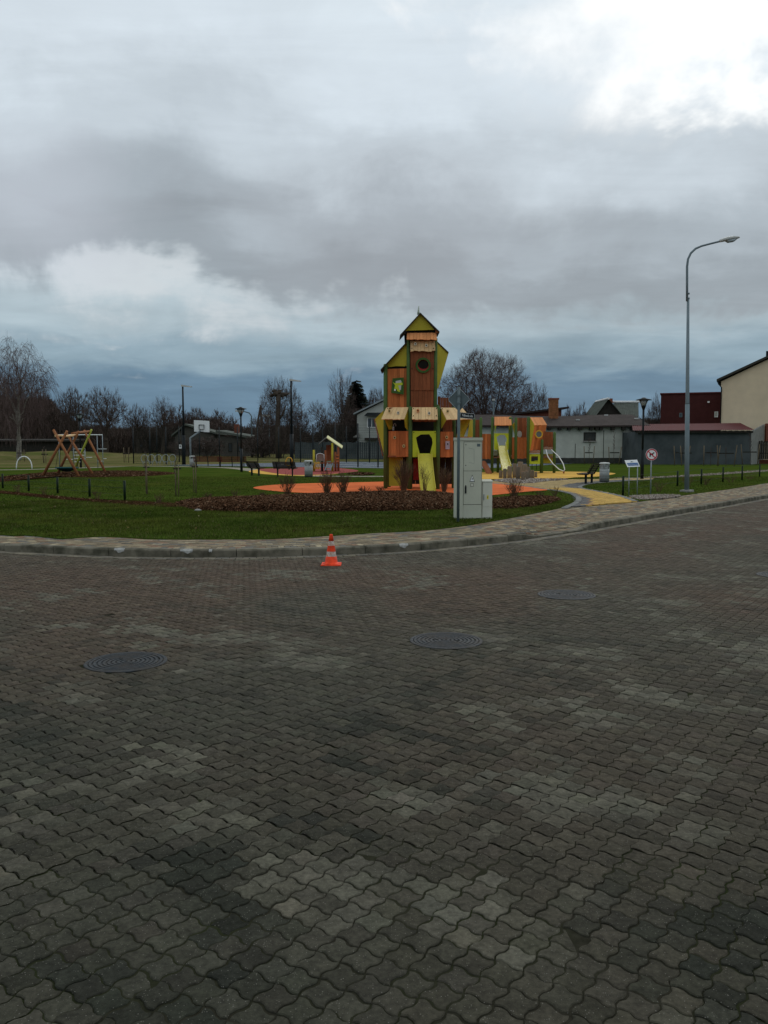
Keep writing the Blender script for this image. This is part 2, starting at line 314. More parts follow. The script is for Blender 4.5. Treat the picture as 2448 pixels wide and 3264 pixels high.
M = dict(
 paver=mat('paver_concrete', (0, 0, 0), .78, .30, 55, .55, 260, attr=True, var2=.25, scale2=16, spec=.06, speck=150),
 bed=mat('joint_sand', (.036, .033, .024), 1.0, .35, 30, .6, 200, spec=0.0, hue=(.030, .036, .016), scale2=.6),
 brick=mat('paving_brick', (0, 0, 0), .85, .22, 30, .4, 160, attr=True, var2=.15, scale2=3, spec=.05),
 kerb=mat('kerb_concrete', (.175, .155, .115), .9, .22, 7, .5, 90, rand=.12, hue=(.07, .065, .045), scale2=2.2),
 chip=mat('kerb_fresh_chip', (.40, .39, .36), .9, .25, 25, .5, 60),
 grass=mat('lawn_soil_grass', (.042, .068, .010), 1.0, .35, 9, .5, 60, var2=.28, scale2=.45, hue=(.060, .078, .013), spec=0.0),
 blade=mat('grass_blade', (0, 0, 0), .9, .12, 3, attr=True, spec=0.0),
 field=mat('dry_field_grass', (.135, .115, .050), .97, .30, 3.0, .5, 30, var2=.3, scale2=.12, hue=(.085, .095, .028), spec=0.0),
 soil=mat('mulch_soil', (.038, .018, .009), 1, .4, 20, .8, 80, spec=0.0),
 mulch=mat('bark_chip', (0, 0, 0), .95, .2, 30, attr=True, spec=0.0),
 rubber_o=mat('orange_rubber', (.66, .15, .045), .92, .12, 3, .25, 220, var2=.15, scale2=.6, spec=.03),
 rubber_y=mat('yellow_rubber', (.62, .36, .075), .92, .12, 3, .25, 220, var2=.14, scale2=.6, spec=.03),
 rubber_r=mat('red_rubber', (.27, .045, .035), .92, .10, 3, .25, 220),
 court=mat('court_rubber', (.075, .095, .12), .75, .12, .6, .1, 60, var2=.2, scale2=.15),
 white=mat('white_paint', (.82, .82, .80), .6, .06, 8),
 line=mat('court_line_paint', (.55, .57, .58), .7, .1, 4),
 pathsand=mat('path_concrete_edging', (.25, .22, .165), .92, .15, 5, .3, 60),
 gravel=mat('gravel', (0, 0, 0), .9, .15, 30, .3, 80, attr=True),
 concrete=mat('plain_concrete', (.26, .25, .225), .9, .18, 4, .3, 40),
 iron=mat('cast_iron', (.019, .023, .026), .62, .35, 18, .35, 120, metal=.0, spec=.25, var2=.35, scale2=5, hue=(.030, .024, .018)),
 galv=mat('galvanised_steel', (.27, .30, .31), .55, .14, 9, metal=.1),
 signback=mat('sign_back_steel', (.115, .145, .15), .6, .12, 6),
 lampgrey=mat('lamp_pole_grey', (.175, .215, .23), .65, .12, 3),
 lamphead=mat('lamp_head_grey', (.50, .50, .47), .5, .06, 5),
 lampglass=mat('lamp_glass', (.36, .40, .42), .12, .05, 3, spec=.7),
 black=mat('black_paint', (.012, .015, .016), .5, .2, 6),
 darkgreen=mat('dark_green_paint', (.008, .018, .008), .55, .2, 6),
 cab=mat('cabinet_plastic', (.53, .53, .425), .72, .05, 1.5, .06, 300, var2=.05, scale2=4),
 cab2=mat('small_cabinet_plastic', (.62, .61, .51), .72, .05, 1.5, .06, 300, var2=.06, scale2=4),
 seam=mat('dark_seam', (.03, .03, .028), .9, .1, 5),
 yellowst=mat('yellow_sticker', (.72, .60, .05), .6, .05, 5),
 cone=mat('cone_orange', (.82, .062, .016), .6, .22, 16, spec=.2, var2=.15, scale2=5),
 conew=mat('cone_reflective', (.58, .52, .46), .6, .40, 38, hue=(.50, .22, .12), scale2=16),
 post=mat('green_post_paint', (.080, .135, .040), .65, .14, 4, .1, 50),
 olive=mat('olive_panel', (.44, .37, .035), .6, .07, 3),
 lime=mat('lime_panel', (.50, .57, .035), .55, .05, 3),
 slide=mat('yellow_slide', (.58, .50, .06), .35, .06, 4, spec=.5),
 plank=mat('orange_stained_plank', (.50, .150, .046), .75, .20, 5, .2, 30, rand=.28, stretch=(9, 9, .7)),
 plankd=mat('brown_stained_plank', (.26, .083, .034), .75, .22, 5, .2, 30, rand=.22, stretch=(9, 9, .7)),
 plankl=mat('pale_raw_plank', (.76, .50, .25), .75, .14, 5, .15, 30, rand=.13, stretch=(9, 9, .7)),
 planko=mat('apricot_plank', (.74, .29, .11), .75, .14, 5, .15, 30, rand=.12, stretch=(9, 9, .7)),
 roofedge=mat('dark_roof_sheet', (.055, .050, .040), .8, .2, 5),
 knot=mat('knot_ring', (.55, .40, .18), .7, .1, 10),
 knotw=mat('knot_ring_pale', (.66, .60, .45), .7, .1, 10),
 hole=mat('hole_shade', (.012, .010, .008), .9, .2, 5),  # near-black colour that paints in the shade of holes and gaps
 ringgreen=mat('green_ring_paint', (.045, .110, .022), .6, .1, 5),
 redplastic=mat('red_plastic', (.30, .025, .020), .45, .1, 5),
 log=mat('debarked_log', (.29, .115, .046), .8, .25, 6, .3, 30, rand=.12, stretch=(5, 5, .8)),
 loglime=mat('lime_painted_log', (.34, .37, .05), .7, .15, 6),
 stump=mat('grey_stump', (.20, .155, .11), .9, .25, 7, .4, 30, rand=.18, stretch=(6, 6, .8)),
 net=mat('green_net', (.010, .060, .060), .7, .2, 20),
 benchw=mat('brown_bench_slat', (.060, .038, .026), .7, .2, 6, rand=.15, stretch=(1, 8, 8)),
 benchr=mat('red_bench_slat', (.145, .045, .030), .7, .2, 6, rand=.12, stretch=(1, 8, 8)),
 binst=mat('brushed_steel', (.30, .31, .30), .55, .14, 8, metal=.25),
 stake=mat('wooden_stake', (.14, .105, .065), .9, .25, 8, rand=.2, stretch=(6, 6, 1)),
 bark=mat('tree_bark', (.062, .048, .037), .95, .35, 5, .5, 20),
 barkb=mat('birch_bark', (.22, .20, .17), .9, .5, 6, .3, 20),
 twig=mat('bare_twigs', (.092, .066, .056), .95, .25, 1.2),
 twigr=mat('reddish_twigs', (.088, .056, .048), .95, .25, 1.0),
 twigb=mat('birch_twigs', (.110, .075, .068), .95, .25, 1.0),
 twigs=mat('shrub_twigs', (.115, .070, .040), .95, .25, 4.0, rand=.15),
 wood=mat('wood_mass', (0, 0, 0), .97, .25, .6, attr=True),
 needle=mat('spruce_needles', (.020, .026, .016), .95, .3, 1.5),
 render_g=mat('grey_block_wall', (.50, .505, .44), .95, .10, 1.5, .25, 30, var2=.14, scale2=.35, hue=(.41, .415, .36)),
 render_d=mat('dark_block_wall', (.060, .070, .072), .95, .22, 1.2, .3, 25, var2=.2, scale2=.4, hue=(.085, .095, .095)),
 dimwall=mat('dim_brown_wall', (.080, .074, .063), .95, .2, 1.2, .3, 25),
 plinth=mat('damp_plinth', (.05, .05, .042), .95, .3, 2),
 cream=mat('cream_render', (.72, .58, .40), .92, .05, 1.0, .2, 50, var2=.05, scale2=.25),
 maroon=mat('maroon_sheet', (.080, .022, .020), .7, .15, 2, .1, 10),
 redroof=mat('red_corrugated_roof', (.115, .026, .024), .7, .18, 2.2),
 felt=mat('bitumen_roof', (.040, .029, .025), .95, .25, 1.4, .3, 20, var2=.2, scale2=.4),
 brickw=mat('red_brick', (.19, .065, .040), .92, .2, 6, .3, 20, rand=.2),
 brickc=mat('chimney_brick', (.30, .125, .055), .92, .25, 7, .3, 20, rand=.25),
 asbestos=mat('fibre_cement_roof', (.10, .11, .092), .92, .22, 1.6, .2, 20),
 darkwood=mat('weathered_and_shade_boards', (.030, .027, .022), .95, .3, 3),  # weathered wood; inside the play tower the dark tone imitates shade
 housew=mat('pale_grey_house_wall', (.44, .45, .41), .92, .08, 1.0, .2, 30),
 glass=mat('window_glass', (.05, .06, .065), .12, .1, 2, spec=.8),
 oldglass=mat('dusty_glass', (.045, .047, .043), .5, .3, 6),
 blue=mat('blue_print', (.06, .14, .32), .6, .1, 8),
 redp=mat('red_sign_paint', (.52, .03, .05), .5, .05, 5),
 wire=mat('green_wire', (.012, .022, .017), .6, .1, 5),
 yellowm=mat('yellow_metal', (.62, .36, .04), .5, .1, 5),
)

# ================================================================== the setting: ground, road, pavement
def flat_pieces(out, inn, zz, col, bev, m, name, parent, K):
    V = np.concatenate([np.concatenate([out, zz(out, -bev)], 2), np.concatenate([inn, zz(inn, 0)], 2)], 1); n = len(V); k = np.arange(K); k2 = (k + 1) % K
    q = np.stack([k, k2, K + k2, K + k], 1); top = np.array([[K, K + 2 * j + 1, K + 2 * j + 2, K + 2 * j + 3] for j in range((K - 2) // 2)])
    fi = ((np.arange(n) * 2 * K)[:, None, None] + np.concatenate([q, top])[None]).reshape(-1, 4)
    o = raw_mesh(name, V.reshape(-1, 3), fi, 4, m, parent, np.repeat(col, 2 * K, 0)); o['kind'] = 'stuff'; return o
def pieces(out, inn, z, col, tilt, bev, skirt, m, name, parent, near=0, jit=None):
    """paving pieces: out/inn (M,K,2) outlines, one object for each of the first `near`, the rest joined"""
    Mn, K, _ = out.shape; cen = out.mean(1, keepdims=True)
    def zz(o, d): return (z[:, None] + d + ((o - cen) * tilt[:, None, :]).sum(2))[..., None]
    if skirt is None:
        return flat_pieces(out, inn, zz, col, bev, m, name, parent, K)
    V = np.concatenate([np.concatenate([out, zz(out, -skirt)], 2), np.concatenate([out, zz(out, -bev)], 2), np.concatenate([inn, zz(inn, 0)], 2)], 1)
    k = np.arange(K); k2 = (k + 1) % K
    q = np.concatenate([np.stack([k, k2, K + k2, K + k], 1), np.stack([K + k, K + k2, 2 * K + k2, 2 * K + k], 1)])
    for i in range(near):
        me = bpy.data.meshes.new(name); me.from_pydata([tuple(p) for p in V[i].tolist()], [], [tuple(a) for a in q.tolist()] + [tuple((2 * K + k).tolist())])
        set_col(me, col[i]); link(name, me, m, parent)
    R = V[near:]; n = len(R)
    if n == 0: return
    base = (np.arange(n) * 3 * K)[:, None, None]
    # top as a fan of quads (K even)
    top = np.array([[2 * K, 2 * K + 2 * j + 1, 2 * K + 2 * j + 2, 2 * K + 2 * j + 3] for j in range((K - 2) // 2)])
    fi = (base + np.concatenate([q, top])[None]).reshape(-1, 4)
    o = raw_mesh(name, R.reshape(-1, 3), fi, 4, m, parent, np.repeat(col[near:], 3 * K, 0))
    o['kind'] = 'stuff'; return o

kpx = [(0, 1755), (179, 1765), (380, 1773), (575, 1776), (760, 1776), (900, 1773), (1117, 1766), (1307, 1756), (1497, 1739),
       (1659, 1722), (1753, 1708), (1886, 1688), (2060, 1656), (2264, 1621), (2448, 1588)]
kw = [G(x, y, 0)[:2] for x, y in kpx]
kw = [np.array([-40., 29.]), np.array([-24., 20.6]), np.array([-14., 16.2]), np.array([-9.6, 14.5])] + kw
d_ = kw[-1] - kw[-3]; d_ /= np.hypot(*d_); kw += [kw[-1] + d_ * 10, kw[-1] + d_ * 25, kw[-1] + d_ * 60]
KC = Curve2(smooth_poly(kw, 10))
def kerb_y(x): return np.interp(x, KC.p[:, 0], KC.p[:, 1])
def kerb_h(x):
    x = np.asarray(x, float)
    d = np.clip((np.abs(x - 3.35) - .42) / .55, 0, 1); d = d * d * (3 - 2 * d)
    l = np.clip((x + 8.2) / 2.6, 0, 1)
    return (.028 + .087 * d) * (.45 + .55 * l)

ground = sheet('ground', [(-3000, -3000), (3000, -3000), (3000, 3500), (-3000, 3500)], -.06, M['field'], 'wide flat grassy land reaching to the horizon', 'ground')
road = sheet('road', [(-60, -25), (80, -25)] + [tuple(KC.at(s, .05)[:2]) for s in np.linspace(KC.L, 0, 160)], -.0046, M['bed'],
             'wide road surface of dark interlocking wavy concrete pavers', 'road')
# manholes
MH = [(G(402, 2110, 0)[:2], .298), (G(1422, 2042, 0)[:2], .300), (G(1806, 1896, 0)[:2], .31), (G(2497, 1834, 0)[:2], .31)]
# wavy pavers: square grid of 0.1 m, turned 35.5 degrees, every edge an S curve
ang = math.radians(-35.5); e1 = np.array([math.cos(ang), math.sin(ang)]); e2 = np.array([-e1[1], e1[0]]); CELL = .1
I, J = np.meshgrid(np.arange(-330, 330), np.arange(-330, 330)); ij = np.stack([I.ravel(), J.ravel()], 1)
cen = (ij[:, :1] + .5) * CELL * e1 + (ij[:, 1:] + .5) * CELL * e2
keep = (cen[:, 1] > .9) & (np.abs(cen[:, 0]) < .52 * cen[:, 1] + 2.2) & (cen[:, 1] < kerb_y(cen[:, 0])) & (cen[:, 1] < 30)
cen, ij = cen[keep], ij[keep]
# distance to kerb line
ks = np.stack(KC.at(np.linspace(0, KC.L, 900))[:2], 1)
dk = np.full(len(cen), 9.); nearb = kerb_y(cen[:, 0]) - cen[:, 1] < 1.2
dk[nearb] = np.min(np.hypot(cen[nearb][:, None, 0] - ks[None, :, 0], cen[nearb][:, None, 1] - ks[None, :, 1]), 1)
keep = dk > .24
for c, r in MH: keep &= np.hypot(cen[:, 0] - c[0], cen[:, 1] - c[1]) > r - .012
cen, ij = cen[keep], ij[keep]
order = np.argsort(np.hypot(cen[:, 0] * .9, cen[:, 1])); inview = np.abs(cen[order, 0]) < .475 * cen[order, 1]; inview &= cen[order, 1] > 2.02
order = np.concatenate([order[inview], order[~inview]]); cen, ij = cen[order], ij[order]
def vnoise(p, sc, seed):
    """smooth value noise for groups of stones"""
    r = np.random.default_rng(seed); T = r.random((64, 64)); q = p / sc; i = np.floor(q).astype(int); f = q - i; f = f * f * (3 - 2 * f)
    g = lambda a, b: T[(i[:, 0] + a) % 64, (i[:, 1] + b) % 64]
    return (g(0, 0) * (1 - f[:, 0]) + g(1, 0) * f[:, 0]) * (1 - f[:, 1]) + (g(0, 1) * (1 - f[:, 0]) + g(1, 1) * f[:, 0]) * f[:, 1]
n = len(cen)
ic = ij * 1.0
g1 = vnoise(ic + 300, np.array([7., 4.]), 3); g2 = vnoise(ic + 300, np.array([3.2, 2.4]), 4); g3 = vnoise(cen + 100, 1.6, 5); g4 = vnoise(ic + 300, np.array([5., 3.]), 9)
far = np.clip((cen[:, 1] - 3.5) / 6, 0, 1)
grey = np.array([.062, .061, .051]); light = np.array([.130, .125, .106]); dark = np.array([.031, .034, .029]); red = np.array([.094, .070, .056])
col0 = None
col = grey[None] * (1 - far[:, None]) + np.array([.082, .074, .061]) * far[:, None]
redw = np.clip((g3 - .42 + .30 * far) * 2.0, 0, 1)[:, None] * (.35 + .65 * far[:, None]); col = col * (1 - redw) + red * redw
rr = rng.random(n)
def zone(px, py, sx, sy):      # patches of older paler or damper darker stones
    q = G(px, py, 0)[:2]; return np.exp(-((cen[:, 0] - q[0]) / sx) ** 2 - ((cen[:, 1] - q[1]) / sy) ** 2)
pale = zone(1950, 2180, 1.1, .7) + zone(2250, 2270, .7, .5) + zone(1250, 2600, .55, .45) + zone(1100, 2850, .45, .30) + zone(150, 2470, .5, .4) + zone(600, 2600, .4, .25) + zone(1900, 2500, .5, .3) + zone(2300, 2560, .4, .3) + .7 * zone(1750, 2900, .3, .25)
damp = zone(1050, 2420, .5, .22) + zone(320, 3080, .22, .16) + zone(2380, 2950, .25, .25) + zone(1350, 3150, .2, .12) + zone(560, 2800, .3, .15) + .7 * zone(400, 2330, .5, .3)
lw = np.clip((g1 * .42 + g2 * .34 + rr * .24 - .615 + .02 * far + .15 * pale - .15 * damp) * 6.5, 0, 1)[:, None]; col = col * (1 - lw * .85) + light * lw * .85
dw = (np.clip((.40 + .13 * damp - .12 * pale - (g4 * .45 + g2 * .35 + rng.random(n) * .20)) * 7, 0, 1) * (1 - .72 * far))[:, None]; col = col * (1 - dw * .85) + dark * dw * .85
col *= (1 + .11 * rng.standard_normal(n))[:, None].clip(.72, 1.35)
col *= (1 + .013 * rng.standard_normal((n, 3)))
col = (col * np.array([1.03, 1.0, .87]) * (.88 + .12 * far[:, None])).clip(.012, .3)  # nearer stones darkened: lens falloff put into the colour
def stone_outline(k, inset):
    t = np.arange(k) / k; amp = .100
    s = lambda x: amp * np.sin(2 * np.pi * x) * (1 + .12 * np.cos(4 * np.pi * x))
    P = np.concatenate([np.stack([t, s(t)], 1), np.stack([1 - s(t), t], 1), np.stack([1 - t, 1 + s(1 - t)], 1), np.stack([-s(1 - t), 1 - t], 1)])
    P = (P - .5) * CELL
    T = np.roll(P, -1, 0) - np.roll(P, 1, 0); T /= np.hypot(T[:, 0], T[:, 1])[:, None]; N = np.stack([-T[:, 1], T[:, 0]], 1)
    return P + N * inset
def lay(sel, k, near, skirt=.03):
    c = cen[sel]; R = np.stack([e1, e2]); m = len(c)
    sc = (1 - .012 * rng.random(m))[:, None, None]; rot = rng.normal(0, .012, m)
    jitter = rng.normal(0, .0012, (m, 1, 2)); wear = rng.normal(0, .0007, (m, 4 * k, 2)) * (1 + 1.5 * (rng.random((m, 1, 1)) < .12))
    def pl(o):
        o = o @ R; o = np.repeat(o[None], m, 0) * sc + wear[:, :o.shape[0]]
        return np.stack([o[..., 0] - rot[:, None] * o[..., 1], o[..., 1] + rot[:, None] * o[..., 0]], 2) + c[:, None] + jitter
    kf = 1.0 if skirt else .6
    zz = rng.normal(0, .0016 * kf, m); tl = rng.normal(0, .011 * kf, (m, 2)); sunk = rng.random(m) < .025; zz[sunk] -= rng.uniform(.0015, .003, sunk.sum()); tl[sunk] *= 2.2
    pieces(pl(stone_outline(k, .0030 if skirt else .0017)), pl(stone_outline(k, .0070 if skirt else .0048)), zz, col[sel], tl, .0030 if near else .0022, skirt, M['paver'], 'paver', road, near)
idx = np.arange(n); nearsel = (idx < 300); mid = ~nearsel & (cen[:, 1] < 7.5); farsel = ~nearsel & ~mid
lay(nearsel, 5, 300); lay(mid, 4, 0, None); lay(farsel, 3, 0, None)

# ---- manhole covers
mnames = ['round ribbed iron manhole cover at the left, nearest of all', 'round ribbed iron manhole cover in the middle of the road',
          'round ribbed iron manhole cover farther right, beyond the middle one', 'dark iron manhole cover cut off by the right photo edge']
for (c, r), lb in zip(MH, mnames):
    t = thing('manhole_cover', lb, 'manhole', (c[0], c[1], .0), rng.random() * 6, 'manhole covers in the road')
    MB().lathe([(r + .012, -.03), (r + .012, .003), (r + .006, .0065), (r - .014, .0065), (r - .018, .001), (r - .018, -.03)], 56, smooth=False, cap=False).build('frame', M['iron'], t)
    pr = [(r - .023, -.03)]; R0 = r - .023
    nr = 8; w = R0 / nr
    for i in range(nr):
        a = R0 - i * w; b = a - w
        pr += [(a, .006), (a - w * .58, .006), (a - w * .66, -.002), (max(b + w * .08, .004), -.002)]
    pr += [(.003, .004)]
    MB().lathe(pr, 56, smooth=False).build('lid', M['iron'], t)
    for s in (-1, 1): MB().box(s * .10 - .018, s * .10 + .018, -.009, .009, .004, .009).build('lifting_slot', M['seam'], t)

# ---- kerb stones and the gutter row beside them
kerb = thing('kerb', 'pale worn concrete kerb curving along the road, dropped at the path', 'kerb'); kerb['kind'] = 'structure'
s0 = KC.s[np.argmin(np.abs(KC.p[:, 0] + 16))]; s1 = KC.s[np.argmin(np.abs(KC.p[:, 0] - 22))]
kstones = np.arange(s0, s1, 1.0)
for i, s in enumerate(kstones):
    mb = MB(); ss = np.linspace(s + .004, s + .994, 7); rings = []
    for q in ss:
        h = float(kerb_h(KC.at(q)[0])) + .002
        prof = [(.0, -.08), (.004, h - .022), (.026, h), (.146, h), (.15, -.08)]
        if h < .04: prof = [(.0, -.08), (.004, h - .012), (.020, h), (.146, h), (.15, -.08)]
        rings.append([(*[float(v) for v in KC.at(q, o)[:2]], z) for o, z in prof])
    vs_ = [p for r in rings for p in r]; k = 5
    fs = [(a * k + b, a * k + (b + 1) % k, (a + 1) * k + (b + 1) % k, (a + 1) * k + b) for a in range(6) for b in range(k)]
    fs += [tuple(range(k)), tuple(range(6 * k, 7 * k))[::-1]]
    dz = rng.normal(0, .003); mb.add([(x, y, z + dz) for x, y, z in vs_], fs); mb.build('kerb_stone', M['kerb'], kerb)
for px, py, w in ((370, 1752, .17), (585, 1756, .19), (1300, 1740, .16), (660, 1757, .05)):   # fresh white break-outs on the edge
    p = G(px, py, .112)[:2]; s = KC.s[np.argmin(np.hypot(*(KC.p - p).T))]; mb = MB(); rings = []
    for q in np.linspace(s - w / 2, s + w / 2, 6):
        h = float(kerb_h(KC.at(q)[0])); f = rng.uniform(.1, 1) * math.sin(math.pi * min(max((q - s + w / 2) / w, .08), .92))
        rings.append([(*[float(v) for v in KC.at(q, o)[:2]], z) for o, z in ((-.002, h - .022 - .05 * f), (-.001, h - .018), (.022, h + .0065), (.024 + .06 * f, h + .0065))])
    vs_ = [p for r in rings for p in r]
    mb.add(vs_, [(a * 4 + b, a * 4 + b + 1, (a + 1) * 4 + b + 1, (a + 1) * 4 + b) for a in range(5) for b in range(3)]); mb.build('broken_edge', M['chip'], kerb)

def brick_rows(curve, offs, sa, sb, zf, colf, Lb=.2, Wb=.1, bond=True, keepf=None, soldier=False, gap=.0042):
    O, Nn, Z, C = [], [], [], []
    for r, o in enumerate(offs):
        step = Wb if soldier else Lb; half_s, half_o = (Wb / 2, Lb / 2) if soldier else (Lb / 2, Wb / 2)
        s = np.arange(sa + (step / 2 if (r % 2 and bond) else 0), sb, step)
        x, y, tx, ty = curve.at(s, o); c = np.stack([x, y], 1); t = np.stack([tx, ty], 1); nn = np.stack([-ty, tx], 1)
        if keepf is not None:
            k = keepf(x, y); c, t, nn = c[k], t[k], nn[k]
        if len(c) == 0: continue
        def rect(a, b): return np.stack([c - t * a - nn * b, c + t * a - nn * b, c + t * a + nn * b, c - t * a + nn * b], 1)
        O.append(rect(half_s - gap, half_o - gap)); Nn.append(rect(half_s - gap - .006, half_o - gap - .006))
        Z.append(zf(c[:, 0], c[:, 1], o)); C.append(colf(c, o))
    return np.concatenate(O), np.concatenate(Nn), np.concatenate(Z), np.concatenate(C)
def lay_bricks(b, name, parent, near=0, zj=.0015):
    O, Nn, Z, C = b; c = O.mean(1); o = np.argsort(np.hypot(c[:, 0], c[:, 1]) + 50 * (np.abs(c[:, 0]) > .465 * c[:, 1] + .1))
    O, Nn, Z, C = O[o], Nn[o], Z[o], C[o]; m = len(O)
    pieces(O, Nn, Z + rng.normal(0, zj, m), C, rng.normal(0, .006, (m, 2)), .004, .03, M['brick'], name, parent, min(near, m))
def ccol(opts, wts, sd=.10):
    opts = np.array(opts)
    def f(c, o):
        n = len(c); k = rng.choice(len(opts), n, p=wts); return (opts[k] * (1 + sd * rng.standard_normal(n))[:, None]).clip(.02, .7)
    return f
sa_, sb_ = s0 + 1, s1 - 1
lay_bricks(brick_rows(KC, [-.055, -.16], sa_, sb_, lambda x, y, o: np.full(len(x), .0), ccol([(.20, .175, .13), (.17, .15, .12), (.14, .13, .11)], [.4, .35, .25])), 'gutter_brick', road)

# ---- lawn edge (back of the pavement), path mouth
edge_px = [(0, 1704), (81, 1706), (150, 1713), (206, 1717), (304, 1711), (390, 1713), (488, 1718), (700, 1719), (900, 1716), (1171, 1700), (1388, 1687), (1578, 1660), (1789, 1619)]
eL = [G(x, y, .12)[:2] for x, y in edge_px]
eL = [np.array([-60., 46.]), np.array([-30., 27.]), np.array([-16., 19.2]), np.array([-10.5, 17.0])] + eL
eR = [G(x, y, .12)[:2] for x, y in [(2033, 1599), (2110, 1589), (2175, 1579), (2330, 1558), (2448, 1539)]]
dd = eR[-1] - eR[-2]; dd /= np.hypot(*dd); eR += [eR[-1] + dd * 12, eR[-1] + dd * 60]
edge = np.concatenate([smooth_poly(eL, 6), smooth_poly(eR, 4)])
lawn_poly = np.concatenate([edge, [(90, 130), (-90, 130)]])
pavement = sheet('pavement', np.concatenate([[KC.at(s, .1)[:2] for s in np.linspace(s0, s1, 90)], [(p + np.array([.0, .35])) for p in edge[::-1] if KC.at(s0)[0] < p[0] < KC.at(s1)[0]]]),
                 .012, M['bed'], 'footpath of tan and grey paving bricks behind the kerb', 'pavement')
inset_lawn = lawn_poly.copy(); inset_lawn[:len(edge), 1] += .10
def side_keep(x, y): return ~pip(inset_lawn, x, y)
def zside(x, y, o): return kerb_h(x) - .002 + (.115 - kerb_h(x)) * np.clip((o - .15) / 1.0, 0, 1)
tan = ccol([(.245, .195, .125), (.175, .140, .095), (.140, .130, .110), (.205, .130, .085), (.32, .265, .175)], [.3, .25, .2, .15, .1])
b1 = brick_rows(KC, [.255], sa_, sb_, zside, tan, soldier=True)
b2 = brick_rows(KC, np.arange(.41, 4.4, .1), sa_, sb_, zside, tan, keepf=side_keep)
lay_bricks(tuple(np.concatenate([p, q]) for p, q in zip(b1, b2)), 'paving_brick', pavement, 300)

# ---- lawn sheet, gently uneven, subdivided near the camera
def lawn_z(x, y):
    return GZ + .018 * np.sin(x * .7 + 1) * np.sin(y * .45) * np.clip((y - kerb_y(x) - 2.2) / 3, 0, 1) * np.clip((26 - y) / 6, 0, 1) * (x < .5)
lawn = sheet('lawn', lawn_poly, GZ, M['grass'], 'mown green lawn around the playground', 'lawn')
# skirt of turf along the pavement
mb = MB(); ed = edge
for a in range(len(ed) - 1):
    mb.add([(*ed[a], .0), (*ed[a + 1], .0), (*ed[a + 1], GZ), (*ed[a], GZ)], [(0, 1, 2, 3)])
mb.build('turf_edge', M['grass'], lawn)

# dry field beyond, rising slightly to the woods
fx = np.linspace(-130, 120, 60); fy = np.concatenate([np.linspace(0, 60, 16), [75, 95, 130, 200, 400]])
def field_front(x): return np.interp(x, [-130, -60, -23, -2, 8, 14, 40, 120], [60, 57, 66, 96, 96, 98, 110, 110])
V = []; 
for t in fy:
    for x in fx:
        y = field_front(x) + t; r = min(t, 90)
        z = GZ + .006 + .0085 * r + .9 * math.exp(-((x + 27.) / 4.5) ** 2 - ((y - 108) / 5) ** 2) + 1.0 * math.exp(-((x + 34.) / 3.0) ** 2 - ((y - 100) / 5) ** 2)
        V.append((x * (1 + t / 90), y, z))
nx = len(fx); fi = [(a * nx + b, a * nx + b + 1, (a + 1) * nx + b + 1, (a + 1) * nx + b) for a in range(len(fy) - 1) for b in range(nx - 1)]
field = raw_mesh('field', V, fi, 4, M['field'], smooth=True); tag(field, 'dry straw-coloured meadow rising towards the trees', 'field', kind='structure')
def field_z(x, y):
    x0 = x
    for _ in range(4): x0 = x / (1 + max(y - field_front(x0), 0) / 90)
    r = min(max(y - field_front(x0), 0), 90); return GZ + .006 + .0085 * r

# ---- coloured safety surfaces, court, paths (pixels of their outlines on the ground)
def gp(pts, sub=6, z=GZ): return smooth_poly([G(x, y, z)[:2] for x, y in pts], sub, True)
orange_poly = gp([(808, 1557), (850, 1548), (960, 1542), (1140, 1538), (1400, 1532), (1560, 1537), (1680, 1550), (1745, 1562), (1690, 1567), (1580, 1578), (1420, 1592), (1250, 1592), (1050, 1576), (900, 1568)])
yellow_poly = gp([(1470, 1509), (1560, 1505), (1700, 1503), (1830, 1504), (1920, 1506), (1962, 1510), (1910, 1519), (1835, 1522), (1800, 1525), (1700, 1526), (1500, 1528), (1400, 1520)])
red_poly = gp([(820, 1497), (880, 1493), (1000, 1489), (1090, 1493), (1143, 1501), (1095, 1508), (1000, 1514), (900, 1512)])
tan_ring = gp([(795, 1501), (840, 1495), (905, 1495), (935, 1502), (1000, 1506), (1080, 1507), (1062, 1512), (980, 1517), (880, 1514), (810, 1508)])
sheet('rubber_surface', orange_poly, GZ + .012, M['rubber_o'], 'orange rubber safety surface under the wooden tower', 'play surface')
sheet('rubber_surface', yellow_poly, GZ + .012, M['rubber_y'], 'golden yellow rubber surface under the far slide', 'play surface')
sheet('rubber_surface', tan_ring, GZ + .008, M['rubber_y'], 'yellow rubber curl around the red play surface', 'play surface')
sheet('rubber_surface', red_poly, GZ + .012, M['rubber_r'], 'dark red rubber surface under the small playhouse', 'play surface')
cA, cB = G(400, 1481)[:2], G(1500, 1496)[:2]; cdir = (cB - cA) / np.hypot(*(cB - cA)); cn = np.array([-cdir[1], cdir[0]])
if cn[1] < 0: cn = -cn
court_poly = [cA - cn * 1.0, cB - cn * .6, cB + cn * 25, cA + cn * 22]
court_surface = sheet('court_surface', court_poly, GZ + .016, M['court'], 'blue-grey surface of the sports court behind the mesh fence', 'court')
mb = MB()
def cl_(p, q, w=.09):
    p, q = np.array(p), np.array(q); d = (q - p) / np.hypot(*(q - p)); nn = np.array([-d[1], d[0]]) * w
    mb.add([(*(p - nn), GZ + .022), (*(q - nn), GZ + .022), (*(q + nn), GZ + .022), (*(p + nn), GZ + .022)], [(0, 1, 2, 3)])
L_ = np.hypot(*(cB - cA))
for o in (1.2, 9.5, 18): cl_(cA + cdir * 1.5 + cn * o, cB - cdir * 1.0 + cn * o)
for f in (.06, .35, .5, .66, .93): cl_(cA + cdir * L_ * f + cn * 1.2, cA + cdir * L_ * f + cn * 18)
mb.build('court_marking', M['line'], court_surface)

